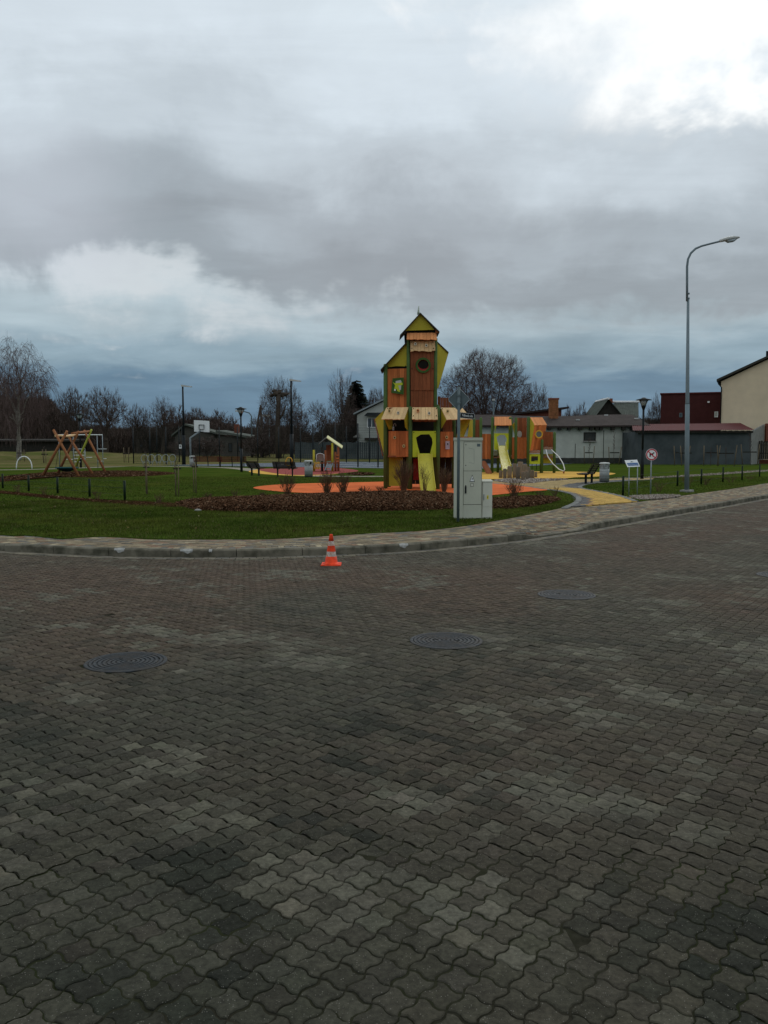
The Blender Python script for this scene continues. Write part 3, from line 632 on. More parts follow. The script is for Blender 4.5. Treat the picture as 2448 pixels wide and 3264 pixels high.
def strip(name, pts, w, z, m, label, cat, sub=6):
    c = Curve2(smooth_poly([G(x, y)[:2] for x, y in pts], sub)); s = np.linspace(0, c.L, 80); W2 = w if not np.isscalar(w) else np.full(80, w)
    if len(W2) != 80: W2 = np.interp(np.linspace(0, 1, 80), np.linspace(0, 1, len(W2)), W2)
    x, y, tx, ty = c.at(s); a = np.stack([x - ty * W2 / 2, y + tx * W2 / 2], 1); b = np.stack([x + ty * W2 / 2, y - tx * W2 / 2], 1)
    V = np.concatenate([np.c_[a, np.full(80, z)], np.c_[b, np.full(80, z)]])
    o = raw_mesh(name, V, [(i, 80 + i, 81 + i, i + 1) for i in range(79)], 4, m); tag(o, label, cat, kind='structure'); return o
strip('path', [(-250, 1500), (0, 1498), (150, 1495), (330, 1489), (420, 1486), (560, 1487), (700, 1490), (770, 1494), (830, 1502), (900, 1510), (985, 1516), (1100, 1519), (1240, 1519), (1420, 1521)],
      1.5, GZ + .006, M['pathsand'], 'narrow pale path crossing the lawn behind the benches', 'path')
strip('gravel_path', [(1960, 1524), (2060, 1523), (2180, 1518), (2330, 1508), (2448, 1500), (2700, 1484)], [.9, 1.0, 1.1, 1.2, 1.3], GZ + .006, M['pathsand'], 'thin pale gravel strip running along the right lawn', 'path')

# main entrance path of yellow bricks with grey borders
pl_px = [(1789, 1619), (1827, 1602), (1834, 1588), (1812, 1574), (1772, 1565), (1725, 1559), (1660, 1550), (1560, 1541), (1450, 1535)]
pr_px = [(2035, 1598), (1984, 1581), (1905, 1565), (1862, 1557), (1857, 1551), (1872, 1545), (1911, 1540), (1990, 1534), (2080, 1529)]
PL = Curve2(smooth_poly([G(x, y)[:2] for x, y in pl_px], 8)); PR = Curve2(smooth_poly([G(x, y)[:2] for x, y in pr_px], 8))
far_px = [(2080, 1524), (1990, 1526), (1880, 1528), (1780, 1529), (1700, 1533), (1580, 1533), (1450, 1530)]
far_w = smooth_poly([G(x, y)[:2] for x, y in far_px], 6)
path_poly = np.concatenate([PL.p[::-1], PR.p, far_w])
path = sheet('path', path_poly, GZ - .012 + .016, M['bed'], 'curving entrance path of yellow bricks with grey borders', 'path')
cxy = path_poly
def bbox_rows():
    x0, y0 = cxy.min(0); x1, y1 = cxy.max(0); a = math.radians(24); ex = np.array([math.cos(a), math.sin(a)]); ey = np.array([-ex[1], ex[0]])
    O, Nn = [], []
    cs = []
    for j, v in enumerate(np.arange(-60, 60, .1)):
        u = np.arange(-60, 60, .2) + (.1 if j % 2 else 0)
        # rows bow slightly, as laid in arcs
        c = u[:, None] * ex + (v + .010 * (u - 12) ** 2 * .0)[..., None] * ey if False else u[:, None] * ex + v * ey
        k = (c[:, 0] > x0) & (c[:, 0] < x1) & (c[:, 1] > y0) & (c[:, 1] < y1); cs.append(c[k])
    c = np.concatenate(cs); c = c[pip(cxy, c[:, 0], c[:, 1])]
    def dist(cur): 
        d = np.full(len(c), 1e9)
        for p in cur[::2]: d = np.minimum(d, np.hypot(c[:, 0] - p[0], c[:, 1] - p[1]))
        return d
    dl, dr = dist(PL.p), dist(PR.p)
    wl_ = np.interp(c[:, 1], [20, 22.0, 23.5, 26, 28, 33], [.3, .48, .45, .4, .28, .22]); wr_ = c[:, 1] * 0
    k = (dl > .18) & (dr > .18); c, dl, dr, wl_, wr_ = c[k], dl[k], dr[k], wl_[k], wr_[k]
    yel = np.array([.50, .315, .085]); gry = np.array([.125, .12, .115]); n = len(c); col = np.repeat(yel[None], n, 0)
    lobe = smooth_poly([G(x, y)[:2] for x, y in [(1793, 1549), (1822, 1542), (1880, 1536), (2000, 1529), (2000, 1536), (1911, 1541), (1856, 1549), (1864, 1557), (1825, 1556)]], 4, True)
    grm = ((dl < wl_) | pip(lobe, c[:, 0], c[:, 1])); col[grm] = gry
    rim = (~grm) & (dl < wl_ + .2) & (c[:, 1] < 25); col[rim] = np.where(rng.random((rim.sum(), 1)) < .5, np.array([[.28, .15, .08]]), yel[None])
    gv = c[:, 1] > 34.5; pale = (c[:, 1] > 31.5) & ~grm; col[pale] = np.array([.36, .26, .12])
    col = col * (1 + .12 * rng.standard_normal(n))[:, None]
    t = np.repeat(ex[None], n, 0); nn = np.repeat(ey[None], n, 0)
    def rect(a, b): return np.stack([c - t * a - nn * b, c + t * a - nn * b, c + t * a + nn * b, c - t * a + nn * b], 1)
    return rect(.0975, .0475), rect(.0915, .0415), np.full(n, GZ + .013), col.clip(.03, .7)
lay_bricks(bbox_rows(), 'path_brick', path, 300)
for cur, sg in ((PL, 1), (PR, -1)):
    lay_bricks(brick_rows(cur, [sg * -.09], 0, cur.L, lambda x, y, o: np.full(len(x), GZ + .017), ccol([(.20, .20, .185), (.17, .17, .16)], [.6, .4]), Lb=.2, Wb=.17, gap=.002), 'edging_stone', path)

# ---- mulch beds
def chips(name, poly, n, zf, label, size=(.03, .09), dark_=1.0, group=None, base=True):
    poly = np.asarray(poly)[:, :2]; x0, y0 = poly.min(0); x1, y1 = poly.max(0)
    x = rng.uniform(x0, x1, n * 3); y = rng.uniform(y0, y1, n * 3); k = pip(poly, x, y); x, y = x[k][:n], y[k][:n]; n = len(x)
    z = zf(x, y); L = rng.uniform(*size, n); Wd = L * rng.uniform(.25, .6, n); a = rng.uniform(0, math.pi, n); ti = rng.normal(0, .45, n).clip(-.9, .9); tj = rng.normal(0, .4, n).clip(-.9, .9)
    ux = np.stack([np.cos(a), np.sin(a), np.tan(ti) * .5], 1) * L[:, None] / 2; vx = np.stack([-np.sin(a), np.cos(a), np.tan(tj) * .5], 1) * Wd[:, None] / 2
    c = np.stack([x, y, z + rng.uniform(.004, .03, n)], 1)
    V = np.stack([c - ux - vx, c + ux - vx * .7, c + ux + vx, c - ux + vx * .8], 1)
    q = np.array([[0, 1, 2, 3]])
    opts = np.array([(.082, .040, .022), (.118, .060, .033), (.052, .027, .016), (.165, .092, .054), (.24, .165, .105)]) * dark_
    cc = opts[rng.choice(5, n, p=[.3, .27, .25, .13, .05])] * (1 + .2 * rng.standard_normal(n))[:, None]
    fi = (np.arange(n)[:, None, None] * 4 + q[None]).reshape(-1, 4)
    o = raw_mesh(name, V.reshape(-1, 3), fi, 4, M['mulch'], None, np.repeat(cc.clip(.01, .5), 4, 0)); tag(o, label, 'mulch', group, 'stuff'); return o
def mound(name, poly, h, parent, inner=.55):
    c = poly.mean(0); rings = [(1.0, .002), (.93, .45), (.8, .85), (inner, 1.0), (.2, 1.0)]; V = []
    for s, f in rings: V += [(*(c + (p - c) * s), GZ + h * f) for p in poly]
    n = len(poly); fi = [(a * n + b, a * n + (b + 1) % n, (a + 1) * n + (b + 1) % n, (a + 1) * n + b) for a in range(len(rings) - 1) for b in range(n)]
    o = raw_mesh(name, V, fi, 4, M['soil'], parent, smooth=True); o['kind'] = 'stuff'; return o
def mound_z(poly, h):
    poly = np.asarray(poly); c = poly.mean(0)
    angp = np.arctan2(poly[:, 1] - c[1], poly[:, 0] - c[0]); rp = np.hypot(*(poly - c).T); o = np.argsort(angp); angp, rp = angp[o], rp[o]
    def f(x, y):
        a = np.arctan2(y - c[1], x - c[0]); r = np.hypot(x - c[0], y - c[1]) / np.interp(a, angp, rp, period=2 * math.pi)
        return GZ + h * np.interp(r, [0, .55, .8, .93, 1.0], [1, 1, .85, .45, 0])
    return f
bedA = gp([(560, 1603), (650, 1600), (780, 1594), (960, 1586), (1120, 1580), (1290, 1574), (1440, 1576), (1480, 1590), (1478, 1618), (1400, 1626), (1250, 1630), (1000, 1632), (800, 1632), (650, 1628), (585, 1618)])
bedB = gp([(1520, 1606), (1560, 1594), (1650, 1587), (1740, 1585), (1785, 1590), (1778, 1598), (1720, 1612), (1640, 1622), (1560, 1624), (1525, 1618)])
bedC = gp([(-60, 1530), (100, 1510), (250, 1503), (420, 1501), (540, 1506), (560, 1510), (480, 1517), (330, 1521), (150, 1523), (0, 1536)])
bedD = gp([(-40, 1562), (60, 1572), (200, 1586), (330, 1596), (450, 1605), (560, 1606), (640, 1612), (560, 1617), (420, 1610), (300, 1601), (150, 1588), (30, 1576), (-40, 1570)])
for poly, h, nn, lb, inn in ((bedA, .16, 75000, 'heaped brown bark mulch bed in front of the wooden tower', .6), (bedB, .08, 16000, 'brown bark mulch patch right of the electric cabinets', .5),
                        (bedC, .05, 14000, 'reddish bark mulch under the log swing', .6), (bedD, .03, 6000, 'narrow mulch strip along the left wire fence', .6)):
    o = chips('mulch_bed', poly, nn, mound_z(poly, h), lb, (.022, .065) if poly is not bedC else (.03, .09)); mound('mulch_soil', poly, h, o, inn)
bedE = gp([(1110, 1511), (1150, 1507), (1190, 1509), (1188, 1514), (1140, 1516)])
chips('mulch_bed', bedE, 900, lambda x, y: np.full(len(x), GZ + .01), 'small dark mulch patch on the lawn near the playhouse', (.08, .2), .8)

# ---- gravel: loose stones
def gravel(name, poly, n, label, size=(.015, .042), z=GZ, cols=((.24, .19, .155), (.17, .13, .105), (.34, .30, .26), (.12, .095, .075))):
    poly = np.asarray(poly)[:, :2]; x0, y0 = poly.min(0); x1, y1 = poly.max(0)
    x = rng.uniform(x0, x1, n * 3); y = rng.uniform(y0, y1, n * 3); k = pip(poly, x, y); x, y = x[k][:n], y[k][:n]; n = len(x)
    oc = np.array([(1, 0, 0), (0, 1, 0), (-1, 0, 0), (0, -1, 0), (0, 0, .8), (0, 0, -.8)]); tr = np.array([(0, 1, 4), (1, 2, 4), (2, 3, 4), (3, 0, 4), (1, 0, 5), (2, 1, 5), (3, 2, 5), (0, 3, 5)])
    r = rng.uniform(*size, n)
    V = np.stack([x, y, z + r * .25], 1)[:, None] + oc[None] * r[:, None, None] * rng.uniform(.55, 1.1, (n, 6, 1)) + rng.normal(0, .15, (n, 6, 3)) * r[:, None, None]
    cc = np.array(cols)[rng.integers(0, len(cols), n)] * (1 + .15 * rng.standard_normal(n))[:, None]
    o = raw_mesh(name, V.reshape(-1, 3), (np.arange(n)[:, None, None] * 6 + tr[None]).reshape(-1, 3), 3, M['gravel'], None, np.repeat(cc.clip(.05, .8), 6, 0))
    tag(o, label, 'gravel', None, 'stuff'); return o
gravel('gravel_patch', gp([(2005, 1583), (2060, 1579), (2110, 1577), (2165, 1579), (2160, 1584), (2100, 1591), (2040, 1592)]), 3000, 'pinkish gravel patch at the foot of the sign and tall lamp')
gravel('gravel_patch', gp([(1575, 1532), (1640, 1527), (1720, 1528), (1810, 1529), (1740, 1535), (1690, 1541), (1620, 1540)]), 3600, 'pale gravel patch around the grey log stumps', (.03, .075))
gs = Curve2(smooth_poly([G(x, y)[:2] for x, y in [(2060, 1523), (2180, 1518), (2330, 1508), (2448, 1500)]], 6))
gpoly = np.concatenate([np.stack(gs.at(np.linspace(0, gs.L, 30), .45)[:2], 1), np.stack(gs.at(np.linspace(gs.L, 0, 30), -.45)[:2], 1)])
gravel('gravel', gpoly, 4500, 'loose pinkish gravel on the strip behind the right wire fence', (.03, .06))

# ---- grass blades on the near lawn
def blades(n, x0, x1, y0, y1, h, wd, label):
    x = rng.uniform(x0, x1, n); y = rng.uniform(y0, y1, n); k = pip(lawn_poly, x, y)
    for p in (bedA, bedB, bedC, orange_poly, yellow_poly, path_poly, red_poly): k &= ~pip(p, x, y)
    k &= np.abs(x) < .55 * y + 2.0; x, y = x[k], y[k]; n = len(x)
    p = np.stack([x, y], 1) + 200
    tuft = vnoise(p, .16, 21) * .6 + vnoise(p, .5, 22) * .5
    H = rng.uniform(.5, 1.1, n) * h * (.55 + .9 * tuft); a = rng.uniform(0, 2 * math.pi, n); wv = rng.uniform(.6, 1.3, n) * wd
    le = rng.normal(0, .5, (n, 2)) * H[:, None]
    b = np.stack([x, y, np.full(n, GZ - .004)], 1); dvec = np.stack([np.cos(a), np.sin(a), 0 * a], 1) * wv[:, None] / 2
    V = np.stack([b - dvec, b + dvec, b + np.stack([le[:, 0], le[:, 1], H], 1)], 1)
    pat = vnoise(p, 1.4, 24)[:, None]; pat2 = vnoise(p, .45, 25)[:, None]
    c = np.array([.052, .088, .014]) * (1 - pat) + np.array([.102, .112, .022]) * pat
    c = c * (.62 + .66 * pat2) * (1 + .2 * rng.standard_normal((n, 1)))
    dry = rng.random(n) < .03 + .10 * (vnoise(p, .8, 27) > .62); c[dry] = np.array([.14, .12, .055])
    o = raw_mesh('grass', V.reshape(-1, 3), np.arange(3 * n).reshape(-1, 3), 3, M['blade'], None, np.repeat(c.clip(.008, .3), 3, 0)); tag(o, label, 'grass', None, 'stuff')
blades(330000, -11, 10, 13.0, 24, .045, .012, 'short mown grass on the near lawn')
blades(200000, -18, 22, 24, 44, .036, .020, 'short mown grass on the lawn around the play area')
# fallen leaves on the lawn and along the pavement
nl = 700; lx, ly = rng.uniform(-11, 9, nl), rng.uniform(13, 24, nl); k = pip(lawn_poly, lx, ly) & ~pip(orange_poly, lx, ly) & ~pip(bedA, lx, ly); lx, ly = lx[k], ly[k]; nl = len(lx)
la = rng.uniform(0, 6.283, nl); ls = rng.uniform(.012, .03, nl); u_ = np.stack([np.cos(la), np.sin(la), rng.normal(0, .3, nl)], 1) * ls[:, None]; v_ = np.stack([-np.sin(la), np.cos(la), rng.normal(0, .3, nl)], 1) * ls[:, None] * .6; c_ = np.stack([lx, ly, np.full(nl, GZ + .035)], 1)
lc_ = np.array([(.12, .07, .03), (.16, .11, .045), (.08, .045, .022), (.22, .18, .10)])[rng.integers(0, 4, nl)]
o = raw_mesh('fallen_leaves', np.stack([c_ - u_, c_ - v_, c_ + u_, c_ + v_], 1).reshape(-1, 3), np.arange(4 * nl).reshape(-1, 4), 4, M['mulch'], None, np.repeat(lc_, 4, 0)); tag(o, 'few brown leaves scattered over the near lawn', 'leaves', None, 'stuff')

# ================================================================== near objects
def lerp(a, b, t): return np.array(a, float) * (1 - t) + np.array(b, float) * t
def planks(parent, TL, TR, BR, BL, n, th, m, name='plank', wav=.0, gap=.0065, jit=.008, wtop=0.0):
    """boards side by side between a top edge and a bottom edge, each an object"""
    TL, TR, BR, BL = [np.array(p, float) for p in (TL, TR, BR, BL)]
    nrm = np.cross(TR - TL, BL - TL); nrm /= np.linalg.norm(nrm); w = np.linalg.norm(TR - TL) / n; g = gap / max(w * n, 1e-6)
    cuts = np.linspace(0, 1, n + 1); cuts[1:-1] += rng.normal(0, .10 / n, n - 1)
    dn = (BL - TL) / np.linalg.norm(BL - TL)
    for i in range(n):
        a, b = cuts[i] + g / 2, cuts[i + 1] - g / 2; e0, e1_ = rng.uniform(-wav, wav, 2); f0 = rng.uniform(-wtop, wtop)
        off = nrm * rng.uniform(0, jit)
        p = [lerp(BL, BR, a) + dn * e0, lerp(BL, BR, b) + dn * e1_, lerp(TL, TR, b) + dn * f0, lerp(TL, TR, a) + dn * f0]
        p = [q + off for q in p]; MB().hexa([p[0], p[1], p[1] + nrm * th, p[0] + nrm * th, p[3], p[2], p[2] + nrm * th, p[3] + nrm * th]).build(name, m, parent)
def panel_hole(outer, hole, th, y0, name, m, parent):
    """board in the xz plane with an irregular opening"""
    outer = [np.array(p, float) for p in outer]; hole = [np.array(p, float) for p in hole]; c = np.mean(hole, 0)
    an = sorted(set([round(math.atan2(p[1] - c[1], p[0] - c[0]), 5) for p in outer + hole]))
    def hit(poly, a):
        d = np.array([math.cos(a), math.sin(a)]); best = None
        for i in range(len(poly)):
            p, q = poly[i], poly[(i + 1) % len(poly)]; e = q - p; den = d[0] * -e[1] + d[1] * e[0]
            if abs(den) < 1e-12: continue
            r = p - c; t = (r[0] * -e[1] + r[1] * e[0]) / den; u = (d[0] * r[1] - d[1] * r[0]) / den
            if t > 0 and -1e-4 <= u <= 1.0001 and (best is None or t > best): best = t
        return c + d * (best or 0)
    n = len(an); O = [hit(outer, a) for a in an]; H = [hit(hole, a) for a in an]; V = []
    for y in (y0, y0 + th):
        V += [(p[0], y, p[1]) for p in O] + [(p[0], y, p[1]) for p in H]
    f = []
    for i in range(n):
        j = (i + 1) % n
        f += [(i, j, n + j, n + i), (2 * n + i, 3 * n + i, 3 * n + j, 2 * n + j), (i, 2 * n + i, 2 * n + j, j), (n + i, n + j, 3 * n + j, 3 * n + i)]
    return MB().add(V, f).build(name, m, parent)
def text_mesh(body, size, m, name, parent, loc, rot=(math.pi / 2, 0, 0), sx=1.0, ext=.001):
    cu = bpy.data.curves.new('lettering', 'FONT'); cu.body = body; cu.size = size; cu.align_x = 'CENTER'; cu.align_y = 'CENTER'; cu.extrude = ext
    t = bpy.data.objects.new('lettering', cu); COL.objects.link(t); dg = bpy.context.evaluated_depsgraph_get()
    me = bpy.data.meshes.new_from_object(t.evaluated_get(dg)); bpy.data.objects.remove(t); bpy.data.curves.remove(cu)
    o = link(name, me, m, parent); o.location = loc; o.rotation_euler = rot; o.scale = (sx, 1, 1); return o

# ---- traffic cone
p = G(1056, 1800, 0); t = thing('traffic_cone', 'orange traffic cone with two scuffed white bands on the road', 'cone', (p[0], p[1], .003))
k = .435 / .43
MB().add(*(lambda r: (r, [(0, 1, 2, 3), (4, 7, 6, 5), (0, 4, 5, 1), (1, 5, 6, 2), (2, 6, 7, 3), (3, 7, 4, 0)]))([(s * .142, u * .142, 0) for s, u in ((-1, -1), (1, -1), (1, 1), (-1, 1))] + [(s * .135, u * .135, .016) for s, u in ((-1, -1), (1, -1), (1, 1), (-1, 1))])).build('base', M['cone'], t)
def cr(z): return .088 - (.088 - .021) * (z - .04) / .395
MB().lathe([(.128, .015), (.115, .024), (.098, .032), (cr(.04), .045), (cr(.12), .12)], 32).build('body', M['cone'], t)
MB().lathe([(cr(.12) - .001, .12), (cr(.19) - .001, .19)], 32, cap=False).build('reflective_band', M['conew'], t)
MB().lathe([(cr(.19), .19), (cr(.272), .272)], 32, cap=False).build('middle_band', M['cone'], t)
MB().lathe([(cr(.272) - .001, .272), (cr(.338) - .001, .338)], 32, cap=False).build('reflective_band', M['conew'], t)
MB().lathe([(cr(.338), .338), (cr(.425), .425), (cr(.425) - .004, .432), (.012, .432), (.010, .40)], 32).build('tip', M['cone'], t)

# ---- electric cabinets (front turned slightly to the left in the photo: left flank shows)
f = Frame(1482, 1656); Y0 = f.Y
c0 = thing('electric_cabinet', 'tall grey-green electric cabinet with warning triangle beside the sign pole', 'cabinet', (*G(1490, 1652)[:2], GZ - .01), math.radians(4))
w, d, h = .56, .32, 1.74
MB().box(-w / 2, w / 2, -d / 2, d / 2, .0, h - .05).build('body', M['cab'], c0)
MB().box(-w / 2 - .012, w / 2 + .012, -d / 2 - .016, d / 2 + .01, h - .048, h + .012).build('roof', M['cab'], c0)
def door(x0, x1, z0, z1, yy, m, parent, name='door'):
    o = MB().box(x0, x1, yy - .014, yy - .001, z0, z1).build(name, m, parent); return o
fy_ = -d / 2
MB().box(-w / 2 + .165 - .006, w / 2 - .008, fy_ - .004, fy_ - .0005, .30, h - .075).build('door_seam', M['seam'], c0)
dU = door(-w / 2 + .165, w / 2 - .014, 1.045, h - .085, fy_, M['cab'], c0)
dL = door(-w / 2 + .165, w / 2 - .014, .325, 1.037, fy_, M['cab'], c0)
MB().box(-w / 2 + .165, w / 2 - .014, fy_ - .012, fy_ - .001, .025, .315).build('base_panel', M['cab'], c0)
MB().prism([(-.075 + x, fy_ - .016, z) for x, z in ((-.016, .56), (.016, .56), (.018, .60), (.016, .715), (.008, .735), (-.008, .735), (-.018, .70), (-.018, .60))], (0, -.012, 0)).build('handle', M['black'], dL)
for z in (1.60, 1.16): MB().lathe([(.010, 0), (.010, .006)], 12, (0, 0, 0)).build('lock', M['seam'], dU).matrix_local = Matrix.Translation((-.075, fy_ - .014, z)) @ Matrix.Rotation(math.pi / 2, 4, 'X')
MB().box(.165, .235, fy_ - .0165, fy_ - .0145, 1.56, 1.62).build('type_plate', M['signback'], dU)
mb = MB()
for (x0, z0, x1, z1) in ((-.02, 1.53, .10, 1.505), (.10, 1.505, .105, 1.21), (-.01, 1.22, .11, 1.20)):
    a, b = np.array([x0, z0]), np.array([x1, z1]); dd_ = (b - a) / np.hypot(*(b - a)); nn = np.array([-dd_[1], dd_[0]]) * .0018
    mb.add([(*(a - nn)[:1], fy_ - .0152, (a - nn)[1]), (*(b - nn)[:1], fy_ - .0152, (b - nn)[1]), (*(b + nn)[:1], fy_ - .0152, (b + nn)[1]), (*(a + nn)[:1], fy_ - .0152, (a + nn)[1])], [(0, 1, 2, 3)])
mb.build('scratch', M['signback'], dU)
def tri(cx, cz, r, yy, m, name, parent, th=.0012):
    return MB().prism([(cx + r * sx, yy, cz + r * sz) for sx, sz in ((-.62, -.75), (.62, -.75), (0, .95))], (0, -th, 0)).build(name, m, parent)
wt_ = tri(.065, .875, .092, fy_ - .0145, M['seam'], 'warning_triangle', dL); tri(.065, .872, .070, fy_ - .0160, M['white'], 'triangle_face', wt_)
BOLT = [(-.1, .55), (.35, .55), (.08, .12), (.38, .12), (-.12, -.6), (.02, -.08), (-.32, -.08)]
def bolt(cx, cz, r, yy, parent, m=None): MB().prism([(cx + r * x, yy, cz + r * z) for x, z in BOLT], (0, -.001, 0)).build('lightning_bolt', m or M['seam'], parent)
bolt(.065, .865, .042, fy_ - .0174, wt_)
sq = MB().box(.030, .098, fy_ - .0155, fy_ - .0145, .705, .775).build('warning_label', M['seam'], dL); MB().box(.037, .091, fy_ - .0168, fy_ - .0157, .712, .768).build('label_face', M['cab2'], sq)
c1 = thing('electric_cabinet', 'short pale electric cabinet with yellow sticker right of the tall one', 'cabinet', (*G(1550, 1652)[:2], GZ - .01), math.radians(2))
w2, d2, h2 = .215, .22, .82; f2 = -d2 / 2
MB().box(-w2 / 2, w2 / 2, f2, d2 / 2, 0, h2 - .02).build('body', M['cab2'], c1)
MB().hexa([(-w2 / 2 - .012, f2 - .016, h2 - .018), (w2 / 2 + .012, f2 - .016, h2 - .018), (w2 / 2 + .012, d2 / 2, h2 - .018), (-w2 / 2 - .012, d2 / 2, h2 - .018),
           (-w2 / 2 - .008, f2 - .010, h2 + .012), (w2 / 2 + .008, f2 - .010, h2 + .012), (w2 / 2 + .004, d2 / 2, h2 + .03), (-w2 / 2 - .004, d2 / 2, h2 + .03)]).build('roof', M['cab2'], c1)
d3 = MB().box(-w2 / 2 + .012, w2 / 2 - .004, f2 - .010, f2 - .001, .272, h2 - .035).build('door', M['cab2'], c1)
MB().box(-w2 / 2 + .004, w2 / 2 - .004, f2 - .008, f2 - .001, .045, .262).build('base_panel', M['cab2'], c1)
MB().box(-.085, -.068, f2 - .030, f2 - .011, .42, .54).build('handle', M['galv'], d3)
yst = MB().box(-.012, .026, f2 - .0125, f2 - .011, .43, .515).build('sticker', M['yellowst'], d3); bolt(.007, .472, .030, f2 - .0136, yst)

# ---- road sign seen from behind, with the street name plate
f = Frame(1460, 1664); sg = thing('road_sign', 'grey pole carrying a diamond road sign seen from behind and a street name plate', 'road sign', (f.o[0], f.o[1], GZ - .02))
H = f(1460, 1233)[2] + .02
MB().tube([(0, 0, 0), (0, 0, H)], .030, 14).build('pole', M['signback'], sg)
cz = f(1464, 1270)[2]; r = .215
dm = MB()
sh = [(-.02, r), (.02, r), (r * 1.0, .02), (r * 1.0, -.02), (.02, -r), (-.02, -r), (-r, -.02), (-r, .02)]
rotm = Matrix.Rotation(math.radians(-22), 4, 'Z')
dm.prism([(x * 1.0, -.040, z) for x, z in sh], (0, -.003, 0))
do = dm.build('diamond_plate', M['signback'], sg); do.matrix_local = Matrix.Translation((.02, .075, cz)) @ rotm
rim = MB()
for i in range(8):
    a, b = sh[i], sh[(i + 1) % 8]; rim.tube([(a[0], -.043, a[1]), (b[0], -.043, b[1])], .008, 6)
ro = rim.build('plate_rim', M['galv'], do)
for z_ in (cz - .1, cz + .06): MB().box(-.035, .035, -.034, .04, z_, z_ + .04).build('clamp', M['signback'], sg)
nx0, nz = f(1466, 1325)[0], f(1466, 1322)[2]
plate = MB(); pw, ph = .325, .118
def rrect(w, h, r, y, k=4):
    pts = []
    for cx, cz_, a0 in ((w / 2 - r, h / 2 - r, 0), (-w / 2 + r, h / 2 - r, 90), (-w / 2 + r, -h / 2 + r, 180), (w / 2 - r, -h / 2 + r, 270)):
        pts += [(cx + r * math.cos(math.radians(a0 + 90 * i / k)), y, cz_ + r * math.sin(math.radians(a0 + 90 * i / k))) for i in range(k + 1)]
    return pts
plate.prism(rrect(pw, ph, .014, 0), (0, .012, 0)); po = plate.build('name_plate', M['black'], sg)
po.matrix_local = Matrix.Translation((nx0 + pw / 2 * .96, .03, nz)) @ Matrix.Rotation(math.radians(18), 4, 'Z') @ Matrix.Rotation(math.radians(4.0), 4, 'Y')
bo = MB(); pa, pb = rrect(pw - .012, ph - .012, .010, -.0012), rrect(pw - .020, ph - .020, .008, -.0012); nn_ = len(pa)
bo.add(pa + pb, [(i, (i + 1) % nn_, nn_ + (i + 1) % nn_, nn_ + i) for i in range(nn_)]); bo.build('plate_border', M['white'], po)
text_mesh('Pulkve\u017ea iela', .070, M['white'], 'lettering', po, (0, -.003, .0), sx=.66)

# ---- tall street lamp
f = Frame(2189, 1568); lp = thing('street_lamp', 'tall grey street lamp with curved arm beside the right pavement', 'street lamp', (f.o[0], f.o[1], GZ))
lp.rotation_euler = (0, math.radians(-1.2), 0)
s_ = f.Y / F
MB().lathe([(.25, -.02), (.25, .06), (.23, .075), (.08, .075)], 4, smooth=False).build('concrete_foot', M['concrete'], lp)
hb = (1568 - 1290) * s_; hj = (1568 - 960) * s_; hc = (1568 - 838) * s_
MB().tube([(0, 0, .05), (0, 0, hb * .5), (0, 0, hb)], [.080, .077, .073], 16).build('lower_pole', M['lampgrey'], lp)
MB().tube([(0, 0, hb - .01), (0, 0, hb + .06), (0, 0, hj)], [.072, .066, .042], 16).build('upper_pole', M['lampgrey'], lp)
for z_ in (hj - .03, hj + .13): MB().tube([(0, 0, z_), (0, 0, z_ + .05)], .052, 14).build('collar', M['lampgrey'], lp)
apx = [(2190, 960), (2190, 900), (2190, 850), (2193, 826), (2202, 807), (2217, 793), (2236, 785), (2265, 778), (2300, 770)]
ap = []
for x, y in apx:
    q = f(x, y); ap.append((q[0] - .00 + .021 * q[2] * .0, 0, q[2]))
ap = [(x + .0209 * z - .0, 0, z) for x, _, z in ap]
MB().tube(ap, [.040] * 3 + [.037] * 3 + [.032] * 3, 12).build('arm', M['lampgrey'], lp)
e = np.array(ap[-1]); hd = np.array([.985, 0, .175])
def along(t, o): return e + hd * t + np.array([-.175, 0, .985]) * o
mb = MB(); rings = []; prof = [(-.08, .05, .045, .03), (.0, .09, .075, .03), (.2, .125, .10, .03), (.42, .12, .085, .03), (.56, .075, .045, .03), (.62, .03, .01, .02)]
for tt, wy, up, dn in prof:
    rings += [along(tt, o) + np.array([0, yy, 0]) for yy, o in ((-wy, 0), (-wy * .8, up * .7), (0, up), (wy * .8, up * .7), (wy, 0), (wy * .7, -dn), (-wy * .7, -dn))]
mb.add(rings, [(a * 7 + b, a * 7 + (b + 1) % 7, (a + 1) * 7 + (b + 1) % 7, (a + 1) * 7 + b) for a in range(5) for b in range(7)] + [tuple(range(7)), tuple(range(35, 42))], True)
ho = mb.build('lamp_head', M['lamphead'], lp)
mb = MB(); rings = []
for tt, wy, dn in ((.14, .07, .02), (.22, .10, .075), (.40, .10, .08), (.50, .06, .03)):
    rings += [along(tt, o - .028) + np.array([0, yy, 0]) for yy, o in ((-wy, 0), (-wy * .6, -dn), (wy * .6, -dn), (wy, 0))]
mb.add(rings, [(a * 4 + b, a * 4 + (b + 1) % 4, (a + 1) * 4 + (b + 1) % 4, (a + 1) * 4 + b) for a in range(3) for b in range(4)], True); mb.build('lamp_glass', M['lampglass'], ho)

